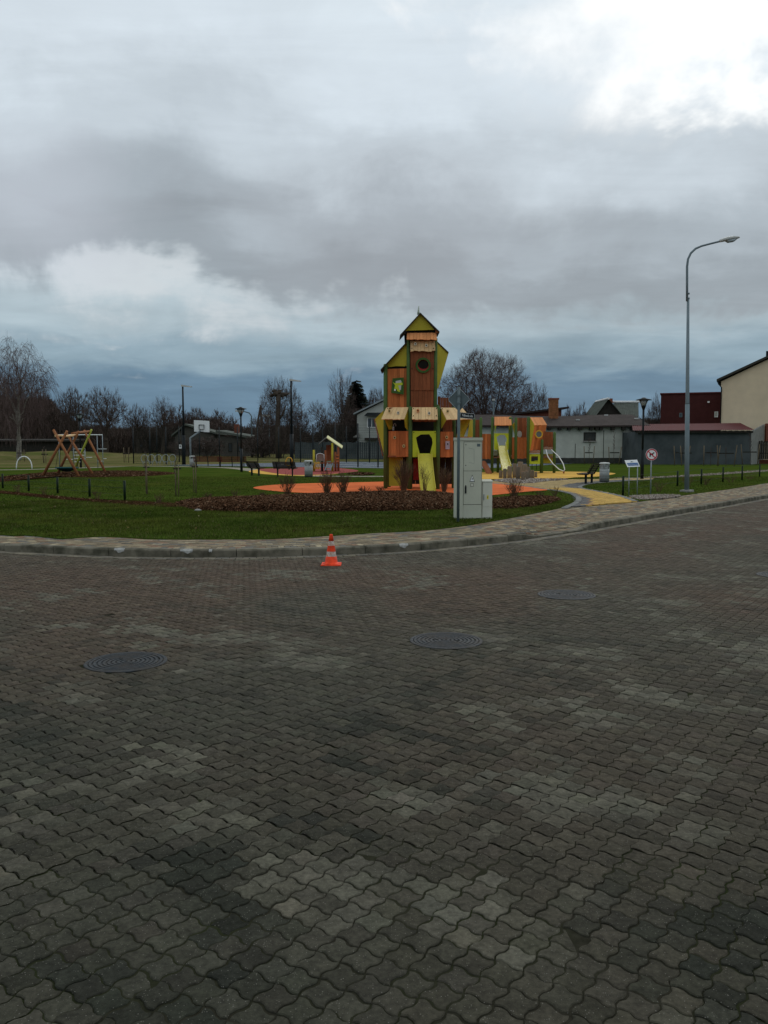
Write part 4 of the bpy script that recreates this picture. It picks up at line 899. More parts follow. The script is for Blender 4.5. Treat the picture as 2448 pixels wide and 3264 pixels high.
# ---- info board, no-dogs sign
f = Frame(2019, 1577); t = thing('information_board', 'slanted white information board on two thin legs beside the path', 'board', (*f.o[:2], GZ))
a, b = f(2006, 1489), f(2033, 1487); mb = []
for q in (a, b): MB().tube([(q[0], 0, -.02), (q[0], .02, q[2])], .016, 10).build('leg', M['galv'], t)
tl, tr, br, bl = f(1991, 1468, .12), f(2031, 1466, .12), f(2040, 1487), f(2000, 1489)
up = np.array([0, -.35, .94]); MB().prism([tl, tr, br, bl], (0, .015, .006)).build('panel', M['white'], t)
def on(u, v): return lerp(lerp(tl, tr, u), lerp(bl, br, u), v) + np.array([0, -.004, .004])
for u0, u1, v0, v1 in ((.08, .94, .42, .60), (.10, .95, .64, .72), (.10, .95, .76, .84)): MB().add([on(u0, v0), on(u1, v0), on(u1, v1), on(u0, v1)], [(0, 1, 2, 3)]).build('printed_band', M['blue'], t)
MB().add([on(.36, .30), on(.5, .16), on(.66, .30)], [(0, 1, 2)]).build('printed_mark', M['signback'], t)
f = Frame(2074, 1574); t = thing('no_dogs_sign', 'round red and white no-dogs sign on a grey pole', 'sign', (*f.o[:2], GZ))
q = f(2077, 1449); qb = f(2074, 1574)
MB().tube([(0, .02, -.02), (q[0], .02, q[2] + .05)], .021, 10).build('pole', M['galv'], t)
R_ = 18.8 * f.Y / F; dc = MB().disc((q[0], -.012, q[2]), R_, .012, 32).build('disc', M['white'], t)
DOG = [(-.52, .10), (-.50, .20), (-.36, .28), (.10, .26), (.22, .34), (.30, .52), (.36, .46), (.44, .50), (.66, .36), (.62, .28), (.44, .26), (.34, .08), (.30, -.10), (.34, -.50), (.22, -.50), (.14, -.14), (-.14, -.10), (-.22, -.22), (-.16, -.50), (-.28, -.52), (-.38, -.24), (-.44, -.50), (-.56, -.50), (-.44, -.04), (-.46, .10), (-.60, -.10)]
MB().prism([(q[0] + R_ * .78 * x, -.0125, q[2] + R_ * .78 * z) for x, z in DOG], (0, -.0008, 0)).build('dog_silhouette', M['black'], dc)
MB().ring((q[0], -.0150, q[2]), R_ * .95, R_ * .76, .0022, 36).build('red_ring', M['redp'], dc)
mb = MB(); a45 = math.radians(-42); ux, uz = math.cos(a45), math.sin(a45); L = R_ * .80; wd = R_ * .085
mb.prism([(q[0] + ux * l - uz * s * wd, -.0146, q[2] + uz * l + ux * s * wd) for l, s in ((-L, -1), (L, -1), (L, 1), (-L, 1))], (0, .0005, 0)); mb.build('red_bar', M['redp'], dc)

# ---- low wire fences with dark posts
def wire_fence(pxs, label, name='wire_fence'):
    t = thing(name, label, 'fence', (*G(pxs[0][0], pxs[0][2])[:2], GZ)); o = np.array([*G(pxs[0][0], pxs[0][2])[:2], GZ]); tops = []
    for x, yt, yb in pxs:
        b = G(x, yb); h = (A(x, yt, b[1])[2]) - GZ; r = .036
        MB().tube([b - o + np.array([0, 0, -.03]), b - o + np.array([0, 0, h])], r, 10).build('post', M['darkgreen'], t); tops.append((b - o, h))
    for i in range(len(tops) - 1):
        for fz in (.97, .62, .28):
            (a, ha), (b, hb_) = tops[i], tops[i + 1]
            MB().tube([a + np.array([0, 0, ha * fz]), b + np.array([0, 0, hb_ * fz])], .0035, 4, cap=False).build('wire', M['wire'], t)
    return t
lf = [(-90, 1505, 1548), (9, 1510, 1556), (92, 1515, 1566), (184, 1520, 1573), (286, 1526, 1584), (398, 1532, 1596)]
wire_fence(lf, 'low wire fence with dark green posts along the left lawn')
rf = [(1985.5, 1517, 1579), (2159, 1501, 1550), (2235, 1495, 1544), (2304, 1489, 1537), (2365, 1484, 1531), (2421, 1480, 1519), (2475, 1475, 1512)]
wire_fence(rf, 'low wire fence with dark posts right of the no-dogs sign')

# ================================================================== playground furniture
def bin_(px, py, label, rot=0):
    f = Frame(px, py); t = thing('litter_bin', label, 'bin', (*f.o[:2], GZ), rot, 'steel litter bins'); r = .215
    MB().lathe([(r - .01, 0), (r - .01, .06)], 24).build('base', M['black'], t)
    MB().lathe([(r, .06), (r, .62)], 24).build('drum', M['binst'], t)
    for z in (.20, .34, .48): MB().lathe([(r + .001, z), (r + .006, z + .008), (r + .001, z + .016)], 24, cap=False).build('band', M['galv'], t)
    for k in range(6):
        a = k * math.pi / 3 + .3; mb = MB().tube([(r * math.cos(a), r * math.sin(a), .62), (r * math.cos(a), r * math.sin(a), .82)], .02, 6); mb.build('roof_post', M['binst'], t)
    MB().lathe([(r, .62), (r, .67)], 24).build('collar', M['binst'], t)
    MB().lathe([(r - .03, .62), (r - .03, .80)], 20).build('opening', M['hole'], t)  # solid black core, paints the shade inside the bin
    MB().lathe([(r + .015, .80), (r + .02, .84), (r - .02, .875), (.05, .885)], 24).build('lid', M['lamphead'], t)
    mb = MB()
    for k in range(18):
        a = k * math.pi / 9
        if not 4.2 < a < 5.2: mb.add([((r - .004) * math.cos(a + s), (r - .004) * math.sin(a + s), z) for s, z in ((-.15, .67), (.15, .67), (.15, .80), (-.15, .80))], [(0, 1, 2, 3)])
    mb.build('upper_panel', M['binst'], t)
bin_(984, 1521, 'steel litter bin between the playhouse and the orange surface', .5); bin_(613, 1487, 'far steel litter bin beside the red-brown benches'); bin_(1926, 1537, 'steel litter bin right of the brown bench on the path', .9)

def bench(px, py, rot, label, m, L=1.8, H=.80, nleg=2, group='park benches'):
    f = Frame(px, py); t = thing('bench', label, 'bench', (*f.o[:2], GZ), rot, group)
    # seat faces +y (away from its back at -y)
    for k in range(4):
        MB().box(-L / 2, L / 2, -.02 + k * .105, .07 + k * .105, .415 + .006 * k, .445 + .006 * k).build('slat', m, t)
    for k in range(5):
        z = .46 + k * (H - .46) / 5; y = -.06 - .045 * k
        MB().hexa([(-L / 2, y, z), (L / 2, y, z), (L / 2, y + .03, z), (-L / 2, y + .03, z), (-L / 2, y - .032, z + .062), (L / 2, y - .032, z + .062), (L / 2, y - .002, z + .062), (-L / 2, y - .002, z + .062)]).build('slat', m, t)
    for x in np.linspace(-L / 2 + .22, L / 2 - .22, nleg):
        MB().box(x - .03, x + .03, .0, .09, -.01, .40).box(x - .03, x + .03, -.03, .40, .385, .412).build('leg', M['black'], t)
        MB().hexa([(x - .025, -.06, .39), (x + .025, -.06, .39), (x + .025, -.01, .39), (x - .025, -.01, .39), (x - .025, -.31, H - .03), (x + .025, -.31, H - .03), (x + .025, -.28, H - .03), (x - .025, -.28, H - .03)]).build('back_bracket', M['black'], t)
    return t
bench(908, 1519, math.radians(-8), 'dark slatted park bench nearest the litter bin, seen from behind', M['benchw'], 1.25)
bench(812, 1516, math.radians(-38), 'dark slatted park bench turned aside, left of the nearest one', M['benchw'], 1.0)
bench(663, 1488, math.radians(3), 'red-brown bench by the far litter bin, left of its twin', M['benchr'], 2.3, .86, 3)
bench(740, 1489, math.radians(3), 'red-brown bench in front of the court, right of its twin', M['benchr'], 2.3, .86, 3)
bench(1880, 1542, math.radians(62), 'dark slatted bench seen from the side on the curving path', M['benchw'], 1.45, .86)

def park_lamp(px, py, ytop, label):
    f = Frame(px, py); h = f(px, ytop)[2]; t = thing('park_lamp', label, 'lamp', (*f.o[:2], GZ), 0, 'black park lamps')
    MB().tube([(0, 0, -.02), (0, 0, h * .36)], .085, 12).build('lower_pole', M['black'], t)
    MB().tube([(0, 0, h * .36), (0, 0, h * .88)], .052, 12).build('upper_pole', M['black'], t)
    MB().lathe([(.05, h * .85), (.10, h * .885), (.12, h * .90), (.12, h * .905)], 12).build('cup', M['black'], t)
    MB().lathe([(.11, h * .905), (.235, h * .972)], 12).build('lantern_glass', M['lampglass'], t)
    for k in range(4):
        a = k * math.pi / 2 + .4; MB().tube([(.115 * math.cos(a), .115 * math.sin(a), h * .905), (.245 * math.cos(a), .245 * math.sin(a), h * .972)], .014, 6).build('bracket', M['black'], t)
    MB().lathe([(.37, h * .970), (.36, h * .978), (.12, h * .993), (.10, h * 1.0), (.03, h * 1.005)], 16).build('cap', M['black'], t)
park_lamp(770, 1504, 1298, 'black park lamp between the red-brown and dark benches'); park_lamp(2046, 1527, 1268, 'black park lamp in front of the grey shed wall'); park_lamp(258, 1491, 1317, 'black park lamp behind the log swing')

def court_lamp(px, py, ytop, label):
    f = Frame(px, py); h = f(px, ytop)[2]; t = thing('court_lamp', label, 'lamp', (*f.o[:2], GZ), 0, 'court floodlights')
    MB().tube([(0, 0, -.02), (0, 0, h * .38)], .15, 12).build('lower_pole', M['black'], t); MB().tube([(0, 0, h * .38), (0, 0, h)], [.10, .075], 12).build('upper_pole', M['black'], t)
    MB().hexa([(-.12, -.16, h - .03), (.80, -.12, h - .10), (.80, .12, h - .10), (-.12, .16, h - .03), (-.12, -.16, h + .13), (.84, -.10, h - .02), (.84, .10, h - .02), (-.12, .16, h + .13)]).build('lamp_head', M['lamphead'], t)
court_lamp(587, 1482, 1231, 'tall court floodlight left of the basketball board'); court_lamp(930, 1487, 1213, 'tall court floodlight in front of the pollarded tree')

# ---- basketball goal
f = Frame(608, 1481); t = thing('basketball_goal', 'white basketball backboard on a cranked grey post', 'basketball hoop', (*f.o[:2], GZ))
q1, q2 = f(608, 1396), f(640, 1372)
MB().tube([(0, 0, 0), (0, 0, q1[2]), (q2[0], -.0, q2[2])], .085, 10).build('post', M['galv'], t)
b0, b1 = f(619, 1378), f(667, 1340)
bb = MB().hexa([(b0[0], -.10, b0[2] + .05), (b1[0], .10, b0[2]), (b1[0], .15, b0[2]), (b0[0], -.05, b0[2] + .05), (b0[0], -.10, b1[2] + .04), (b1[0], .10, b1[2] - .03), (b1[0], .15, b1[2] - .03), (b0[0], -.05, b1[2] + .04)]).build('backboard', M['white'], t)
cx_, cz_ = (b0[0] + b1[0]) / 2, (b0[2] + b1[2]) / 2
mb = MB(); s = .24
for x0, x1, z0, z1 in ((-s, s, .13, .16), (-s, s, -.29, -.26), (-s, -s + .03, -.26, .13), (s - .03, s, -.26, .13)): mb.box(cx_ + x0, cx_ + x1, -.115, -.02, cz_ + z0, cz_ + z1)
mb.build('target_square', M['black'], bb)
mb = MB(); hx0, hx1, hz0, hz1 = b0[0] - .03, b1[0] + .03, b0[2] - .0, b1[2] + .03
mb.tube([(b0[0], -.09, b0[2] + .05), (b0[0], -.09, b1[2] + .04), (b1[0], .11, b1[2] - .03), (b1[0], .11, b0[2]), (b0[0], -.09, b0[2] + .05)], .022, 6); mb.build('board_frame', M['black'], bb)
hz = b0[2] + .05; mb = MB(); mb.tube([(cx_ + .23 * math.cos(a), -.32 + .23 * math.sin(a), hz) for a in np.linspace(0, 2 * math.pi, 17)], .016, 6); mb.build('hoop', M['black'], t)

# ---- court fence: posts and wire panels
t = thing('court_fence', 'high dark wire mesh fence around the sports court', 'fence'); 
def mesh_panel(a, b, h, parent):
    mb = MB(); a, b = np.array([*a[:2], GZ]), np.array([*b[:2], GZ]); L = np.hypot(*(b - a)[:2]); w = .0042; d = (b - a) / L
    for z in np.arange(.1, h, .2):
        mb.add([a + (0, 0, z - w), b + (0, 0, z - w), b + (0, 0, z + w), a + (0, 0, z + w)], [(0, 1, 2, 3)])
    for s in np.arange(.1, L, .1):
        p = a + d * s; mb.add([p - d * w * .7 + (0, 0, .08), p + d * w * .7 + (0, 0, .08), p + d * w * .7 + (0, 0, h), p - d * w * .7 + (0, 0, h)], [(0, 1, 2, 3)])
    mb.build('wire_panel', M['wire'], parent, fix=False)
def fence_row(pxs, line, h, skip=()):
    P_ = []
    for x in pxs:
        b = G(x, np.interp(x, line[0], line[1])); P_.append(b); MB().tube([b, b + (0, 0, h)], .055, 8).build('post', M['black'], t)
    for i in range(len(P_) - 1):
        if i not in skip: mesh_panel(P_[i], P_[i + 1], h - .05, t)
    return P_
nr_ = fence_row([426, 479, 530, 582, 934, 998, 1069, 1141, 1205, 1275, 1350], ((426, 582, 1205, 1350), (1480, 1482, 1490.5, 1492.5)), 3.45, skip=(3,))
fr_ = fence_row([501, 572, 637, 700, 758, 822, 889, 958, 1029, 1104, 1178, 1255], ((501, 700, 1255), (1477.5, 1473.5, 1475)), 3.75)
mesh_panel(nr_[0], fr_[0], 3.4, t)
f = Frame(572, 1481); t = thing('notice_sign', 'small white notice sign hung on the court fence', 'sign', (*f.o[:2], GZ)); q0, q1 = f(571, 1430), f(579, 1417)
MB().box(q0[0], q1[0], -.02, 0, q0[2], q1[2]).build('plate', M['white'], t); MB().disc(((q0[0] + q1[0]) / 2, -.021, q0[2] * .4 + q1[2] * .6), .07, .001, 12).build('printed_mark', M['black'], t)

# ---- steel hoops, arch, bars
for i, x in enumerate((461, 482, 505, 528, 550)):
    f = Frame(x, 1484 - (1 if i > 2 else 0)); t = thing('bike_hoop', ['leftmost', 'second from left', 'middle', 'fourth from left', 'rightmost'][i] + ' of the five pale round bike hoops', 'bike rack', (*f.o[:2], GZ), 0, 'row of steel bike hoops')
    r = .29; MB().tube([(r * math.cos(a), .25 * math.sin(a) * .2, .62 + .33 * math.sin(a)) for a in np.linspace(-1.1, math.pi + 1.1, 22)], .026, 8).build('hoop', M['galv'], t)
    MB().box(-.22, .22, -.05, .05, .28, .33).build('cross_bar', M['galv'], t); MB().tube([(-.13, 0, -.01), (-.13, 0, .33)], .025, 8).build('leg', M['galv'], t); MB().tube([(.13, 0, -.01), (.13, 0, .33)], .025, 8).build('leg', M['galv'], t)
f = Frame(77, 1495); t = thing('balance_arch', 'white steel arch standing alone left of the log swing', 'arch', (*f.o[:2], GZ)); a0, a1, a2 = f(55, 1494), f(76, 1455), f(101, 1496)
MB().tube([(a1[0] + (a2[0] - a0[0]) / 2 * math.cos(a), .1 * math.cos(a), a1[2] * math.sin(a) ** .8 if math.sin(a) > 0 else 0) for a in np.linspace(math.pi, 0, 20)], .038, 10).build('arch_tube', M['white'], t)
f = Frame(290, 1492); t = thing('climbing_bars', 'steel pull-up bars and ladder rungs behind the log swing', 'climbing frame', (*f.o[:2], GZ))
zt = f(290, 1386)[2]
xs = [f(x, 1492)[0] for x in (190, 236, 272, 312, 329)]
for x, hh in zip(xs, (zt, zt, zt * .55, zt, zt)): MB().tube([(x, 0, -.02), (x, 0, hh)], .03, 8).build('post', M['galv'], t)
MB().tube([(xs[0], 0, zt), (xs[-1], 0, zt)], .035, 8).build('top_bar', M['white'], t)
for x0, x1, y in ((233, 272, 1431), (233, 272, 1441), (233, 272, 1451), (233, 273, 1462), (275, 294, 1458), (236, 256, 1472), (312, 340, 1431), (328, 339, 1462), (310, 330, 1470), (210, 236, 1464)):
    a, b = f(x0, y), f(x1, y); MB().tube([a, b], .022, 6).build('rung', M['white'], t)

# ---- log swing
o3 = G(215, 1511); t = thing('log_swing', 'swing frame of crossed debarked logs with a green net basket', 'swing', (*o3[:2], GZ))
def gl(px, py): return G(px, py) - np.array([*o3[:2], GZ])
def al(px, py, Y): return A(px, py, Y) - np.array([*o3[:2], GZ])
crossp = []
for (fa, ta), (fb, tb), cx in ((((133, 1519), (214, 1374)), ((254, 1520), (170, 1370)), (187, 1390)), (((181, 1511), (251, 1375)), ((299, 1513), (213, 1383)), (233, 1389)), (((233, 1504), (292, 1369)), ((338, 1505), (268, 1371)), (279, 1378))):
    ya, yb = G(*fa)[1], G(*fb)[1]; Yt = (ya + yb) / 2
    pa_, pb_ = gl(*fa), gl(*fb); A1, B1 = al(*ta, Yt - .10), al(*tb, Yt + .10)
    pa_[2] -= .08; pb_[2] -= .08
    mm = M['loglime'] if fa[0] == 233 else M['log']
    MB().tube([pa_, lerp(pa_, A1, .5) + (0, 0, .03), A1], [.080, .072, .066], 10).build('leg', mm, t); MB().tube([pb_, lerp(pb_, B1, .5) + (0, 0, .02), B1], [.080, .072, .066], 10).build('leg', M['log'], t)
    crossp.append(al(*cx, Yt))
MB().tube([crossp[0] + (-.15, 0, .02), lerp(crossp[0], crossp[1], .5) + (0, 0, -.02), crossp[1] + (.1, 0, .03)], .070, 10).build('beam', M['plankl'], t)
MB().tube([crossp[1] + (-.05, 0, .13), lerp(crossp[1], crossp[2], .4) + (0, 0, .10), crossp[2] + (.1, 0, .05)], .075, 10).build('beam', M['log'], t)
Yb = (G(133, 1519)[1] + G(181, 1511)[1]) / 2 + .4; bc = al(213, 1491, Yb)
sk = MB().lathe([(.60, .0), (.56, -.03), (.35, -.16), (.12, -.22), (.01, -.23)], 20, bc).build('net_basket', M['net'], t)
MB().tube([bc + (.60 * math.cos(a), .60 * math.sin(a), 0) for a in np.linspace(0, 2 * math.pi, 25)], .04, 8).build('basket_rim', M['net'], t)
for a, q in ((2.6, 0), (3.7, 0), (.5, 1), (-.5, 1)):
    e = bc + (.60 * math.cos(a), .60 * math.sin(a), 0); MB().tube([e, lerp(crossp[0], crossp[1], .15 if q == 0 else .85)], .012, 5).build('rope', M['black'], t)

# ---- small playhouse
f = Frame(1062, 1503); t = thing('small_playhouse', 'small wooden playhouse with pale yellow roof and white ladder', 'playhouse', (*f.o[:2], GZ)); D = 1.2
ridge0, er, elft = f(1041, 1394), f(1090, 1428), f(1014, 1418)
def dy_(p, d): return np.array(p) + np.array([0, d, 0])
MB().prism([ridge0, er, er - (0, 0, .05), ridge0 - (0, 0, .06)], (.0, D, .15)).build('roof_panel', mat('pale_yellow_roof', (.60, .57, .27), .6, .06, 4), t)
MB().prism([ridge0 - (.01, 0, .01), elft, elft - (0, 0, .05), ridge0 - (.01, 0, .07)], (.0, D, .15)).build('roof_panel', M['roofedge'], t)
for x, yt, m, nm in ((1059, 1412, M['olive'], 'post'), (1026, 1425, M['darkwood'], 'post'), (1000, 1434, M['olive'], 'corner_post'), (1037, 1435, M['plankd'], 'post'), (1069, 1440, M['plankd'], 'post'), (1078, 1424, M['plankd'], 'post')):
    q = f(x, yt); r = .075; MB().tube([(q[0], .1, 0), (q[0], .1, q[2])], r, 8).build(nm, m, t)
q0, q1 = f(1005, 1474), f(1080, 1474); MB().box(q0[0], q1[0], 0, D, q0[2] - .08, q0[2]).build('deck', M['plankd'], t)
q0, q1 = f(1036, 1470), f(1058, 1418); planks(t, (q0[0], D, q1[2]), (q1[0], D, q1[2]), (q1[0], D, q0[2]), (q0[0], D, q0[2]), 4, .03, M['plankd'])
q0, q1 = f(1009, 1470), f(1032, 1446); MB().box(q0[0], q1[0], .02, .05, q0[2], q1[2]).build('railing_panel', mat('weathered_pink_board', (.22, .15, .12), .8, .2, 6), t)
MB().tube([f(1009, 1471), f(1009, 1449), f(1015, 1446), f(1021, 1445), f(1027, 1447), f(1033, 1449), f(1033, 1471)], .022, 6).build('railing_frame', M['white'], t)
for y in (1449, 1459, 1468): q0, q1 = f(1072, y + 4), f(1080, y); MB().box(q0[0], q1[0], -.02, .04, q0[2], q1[2]).build('rung_board', M['plank'], t)
la, lb_, lc, ld = f(1035, 1500, -.7), f(1044, 1476, 0), f(1052, 1500, -.7), f(1061, 1476, 0)
MB().tube([la, lb_], .035, 6).build('ladder_rail', M['galv'], t); MB().tube([lc, ld], .035, 6).build('ladder_rail', M['galv'], t)
for u in (.15, .38, .62, .86): MB().tube([lerp(la, lb_, u), lerp(lc, ld, u)], .03, 6).build('ladder_rung', M['galv'], t)
for cx, w in ((1006, 9), (1015, 10)):
    q = f(cx, 1484, -.3); r = 6.0 * f.Y / F
    mb = MB(); mb.tube([q + (w / 14 * r * 1.1 * math.cos(a), -.0, 1.8 * r * math.sin(a)) for a in np.linspace(0, 2 * math.pi, 17)], .028, 6); mb.tube([q + (0, 0, -1.8 * r), q + (0, 0, 1.8 * r)], .022, 6); mb.build('yellow_hoop', M['yellowm'], t)
sl = [f(1002, 1473), f(988, 1486, -.6)]; MB().prism([sl[0], sl[1], sl[1] + (0, 0, -.12), sl[0] + (0, 0, -.12)], (0, .45, 0)).build('ramp', M['galv'], t)
f = Frame(921, 1497); t = thing('spring_rider', 'yellow metal spring rider behind the nearest dark bench', 'spring rider', (*f.o[:2], GZ)); r = .36
MB().tube([(r * .62 * math.cos(a) * (1 + .15 * math.sin(2 * a)), 0, .56 + .30 * math.sin(a)) for a in np.linspace(0, 2 * math.pi, 21)], .035, 8).build('rider_body', M['yellowm'], t); MB().tube([(0, 0, 0), (.05, 0, .12), (-.04, 0, .2), (0, 0, .26)], .06, 8).build('spring', M['black'], t)

# ================================================================== the wooden tower
f = Frame(1320, 1560); t = thing('play_tower', 'tall wooden play tower with olive panels, green posts and a yellow slide', 'play tower', (*f.o[:2], GZ))
def post(px, yt, dy, r=.07, yb=None, m=None, ball=True):
    q = f(px, yt, dy); mb = MB().tube([(q[0], dy, -.03), (q[0], dy, q[2] - .03), (q[0], dy, q[2])], [r, r, r * .55], 12); return mb.build('post', m or M['post'], t)
YB = .55                                            # how far back the wings stand
DB = 1.7                                            # depth of the tower body
post(1308, 1296, 0); post(1397, 1296, 0); post(1301.5, 1076, .25, .062); post(1389, 1076, .25, .062)
post(1229, 1160, YB, .078); post(1447, 1296, YB + .3, .07); post(1240, 1166, DB); post(1395, 1290, DB + .3); post(1310, 1090, DB); post(1385, 1090, DB); post(1470, 1300, DB)
def Q(px, py, dy=0.0): return f(px, py, dy)
def board(pts, th, name, m, parent=None): return MB().prism(pts, (0, th, 0)).build(name, m, parent or t)
yF = .20
# main front wall
planks(t, Q(1308, 1118, yF), Q(1384, 1118, yF), Q(1383, 1244, yF), Q(1309, 1244, yF), 6, .03, M['plankd'], wav=.012)
planks(t, Q(1309, 1244, yF + .03), Q(1382, 1244, yF + .03), Q(1382, 1300, yF + .03), Q(1309, 1300, yF + .03), 8, .03, M['plankd'], wav=.01)
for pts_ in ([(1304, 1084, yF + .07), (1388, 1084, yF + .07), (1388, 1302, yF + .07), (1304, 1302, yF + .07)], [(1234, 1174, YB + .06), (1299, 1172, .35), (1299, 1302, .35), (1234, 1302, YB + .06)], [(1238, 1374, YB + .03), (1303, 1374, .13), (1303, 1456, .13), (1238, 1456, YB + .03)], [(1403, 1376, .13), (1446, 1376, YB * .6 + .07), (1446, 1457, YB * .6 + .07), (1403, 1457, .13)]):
    board([Q(*p) for p in pts_], .015, 'light_stop_board', M['darkwood'])  # dark boards added to stop light leaking between the planks
c = Q(1349, 1164, yF - .05); s_ = f.Y / F
rw = MB().ring(c, 24 * s_, 17.5 * s_, .05, 28).build('porthole_ring', M['ringgreen'], t)
MB().lathe([(17.5 * s_, 0), (17 * s_, .035), (10 * s_, .045)], 24, cap=False).build('porthole_cup', M['redplastic'], rw).matrix_local = Matrix.Translation(tuple(c + (0, .01, 0))) @ Matrix.Rotation(-math.pi / 2, 4, 'X')
MB().disc(c + (.01, .038, .03), 13 * s_, .002, 20, 1.25).build('porthole_shade', M['hole'], rw)  # solid black disc, shade of the porthole painted in
def knot(px, py, dy, m=None, r=5.0): 
    c = Q(px, py, dy - .035); k = MB().ring(c, r * 1.1 * s_, r * .5 * s_, .05, 14, .85).build('knot_ring', m or M['knot'], t); MB().disc(c + (0, .008, 0), r * .52 * s_, .005, 10, .85).build('knot_shade', M['hole'], k)  # black disc paints the shade in the knot ring
# pale boards and awning under the gable
planks(t, Q(1308, 1087, yF - .05), Q(1387, 1087, yF - .05), Q(1388, 1119, yF - .12), Q(1308, 1119, yF - .12), 7, .03, M['plankl'], wav=.025)
knot(1324, 1096, yF - .13, M['knotw'], 4.6); knot(1359, 1101, yF - .14, M['knotw'], 4.6)
planks(t, Q(1297, 1061, yF - .02), Q(1391, 1060, yF - .02), Q(1393, 1082, yF - .28), Q(1296, 1081, yF - .28), 9, .03, M['planko'], wav=.015)
board([Q(1296, 1046, yF + .02), Q(1390, 1046, yF + .02), Q(1390, 1092, yF + .02), Q(1296, 1092, yF + .02)], .05, 'shade_board', M['hole'])  # black board painting the shade under the gable
# gable and top roof
board([Q(1293, 1054, yF - .08), Q(1385, 1051, yF - .08), Q(1340, 1001, yF - .08)], .03, 'gable_panel', M['olive'])
apx_, el_, er_ = Q(1340, 996, yF - .2), Q(1275, 1067, yF - .2), Q(1401, 1056, yF - .2)
for e, nm in ((el_, 'roof_panel'), (er_, 'roof_panel')):
    MB().prism([apx_, e, e - (0, 0, .045), apx_ - (0, 0, .045)], (0, DB * .75, 0)).build(nm, M['roofedge'], t)
board([Q(1288, 1066, yF + .5), Q(1301, 1053, yF + .5), Q(1301, 1095, yF + .5), Q(1290, 1095, yF + .5)], .04, 'side_board', M['roofedge'])
board([Q(1388, 1050, yF - .1), Q(1401, 1056, yF - .1), Q(1397, 1062, yF - .1), Q(1388, 1062, yF - .1)], .04, 'eave_board', M['plankd'])
q = Q(1334, 998, yF); MB().tube([q + (0, 0, -.05), q + (.0, 0, .10), Q(1335, 975, yF)], [.055, .03, .012], 8).build('finial', mat('pale_green_finial', (.45, .50, .40), .7, .1, 6), t)
# left wing
board([Q(1297, 1092, .30), Q(1297, 1168, .30), Q(1262, 1167, YB * .8), Q(1234, 1171, YB), Q(1234, 1160, YB)], .03, 'wing_panel', M['olive'])
MB().prism([Q(1297, 1088, .2), Q(1213, 1177, YB - .2), Q(1213, 1181, YB - .2), Q(1297, 1092, .2)], (.05, DB - .3, 0)).build('roof_panel', M['roofedge'], t)
board([Q(1234, 1166, YB + .05), Q(1299, 1160, .37), Q(1299, 1186, .37), Q(1234, 1186, YB + .05)], .03, 'shade_board', M['hole'])  # black board painting the shade under the wing roof
planks(t, Q(1233, 1176, YB), Q(1297, 1174, .28), Q(1297, 1300, .28), Q(1235, 1300, YB), 6, .03, M['plank'])
sgp = [Q(1251, 1206, .36), Q(1287, 1203, .20), Q(1287, 1258, .20), Q(1247, 1252, .38)]
gp_ = board(sgp, .02, 'green_sign_panel', M['ringgreen'])
def sgq(u, v, d=.0): return lerp(lerp(sgp[0], sgp[1], u), lerp(sgp[3], sgp[2], u), v) + np.array([0, -.008 - d, 0])
MB().prism([sgq(*p) for p in ((.30, .20), (.72, .14), (.80, .22), (.78, .72), (.66, .80), (.45, .78), (.30, .55))], (0, .004, 0)).build('sign_window', M['lamphead'], gp_)
MB().prism([sgq(*p, .006) for p in ((.04, .26), (.22, .34), (.88, .30), (.90, .44), (.52, .48), (.62, .66), (.72, .88), (.48, .84), (.40, .70), (.22, .74), (.26, .46))], (0, .004, 0)).build('sign_figure', M['lime'], gp_)
MB().disc(sgq(.28, .78, .006), .035, .004, 10).build('sign_dot', M['white'], gp_)
# right wing
board([Q(1384, 1086, .30), Q(1394, 1090, .32), Q(1429, 1124, YB + .2), Q(1411, 1190, YB), Q(1396, 1238, .36), Q(1384, 1238, .34)], .03, 'wing_panel', M['olive'])
MB().prism([Q(1393, 1087, .28), Q(1430, 1122, YB + .15), Q(1430, 1126, YB + .15), Q(1393, 1091, .28)], (0, DB - .5, 0)).build('roof_panel', M['roofedge'], t)
planks(t, Q(1430, 1124, YB + .2), Q(1430, 1124, DB), Q(1398, 1236, DB), Q(1398, 1236, .45), 6, .03, M['plankd'], wav=.03)
# back walls so that the body is closed
planks(t, Q(1235, 1180, DB), Q(1390, 1100, DB), Q(1390, 1300, DB), Q(1235, 1300, DB), 12, .03, M['plankd'])
planks(t, Q(1395, 1266, DB + .6), Q(1440, 1268, DB + .6), Q(1440, 1300, DB + .6), Q(1395, 1300, DB + .6), 5, .03, M['plankd'], wav=.02, wtop=.04)
# lower storey: three awnings
planks(t, Q(1314, 1298, -.02), Q(1394, 1298, -.02), Q(1396, 1337, -.42), Q(1313, 1336, -.42), 8, .03, M['plankl'], wav=.018)
planks(t, Q(1231, 1298, YB - .05), Q(1302, 1298, .02), Q(1288, 1336, -.36), Q(1215, 1336, YB - .45), 6, .03, M['plankl'], wav=.018)
planks(t, Q(1406, 1299, .0), Q(1474, 1300, YB + .1), Q(1505, 1336, YB - .3), Q(1424, 1337, -.36), 6, .03, M['plankl'], wav=.018)
for px, py, dy, m in ((1241, 1310, .20, M['knot']), (1269, 1316, .02, M['knotw']), (1332, 1309, -.17, M['planko']), (1368, 1317, -.26, M['knotw']), (1427, 1311, -.08, M['knot'])): knot(px, py, dy - .06, m)
planks(t, Q(1316, 1336, .06), Q(1390, 1336, .06), Q(1390, 1345, .06), Q(1316, 1344, .06), 6, .03, M['plankd'], wav=.01)
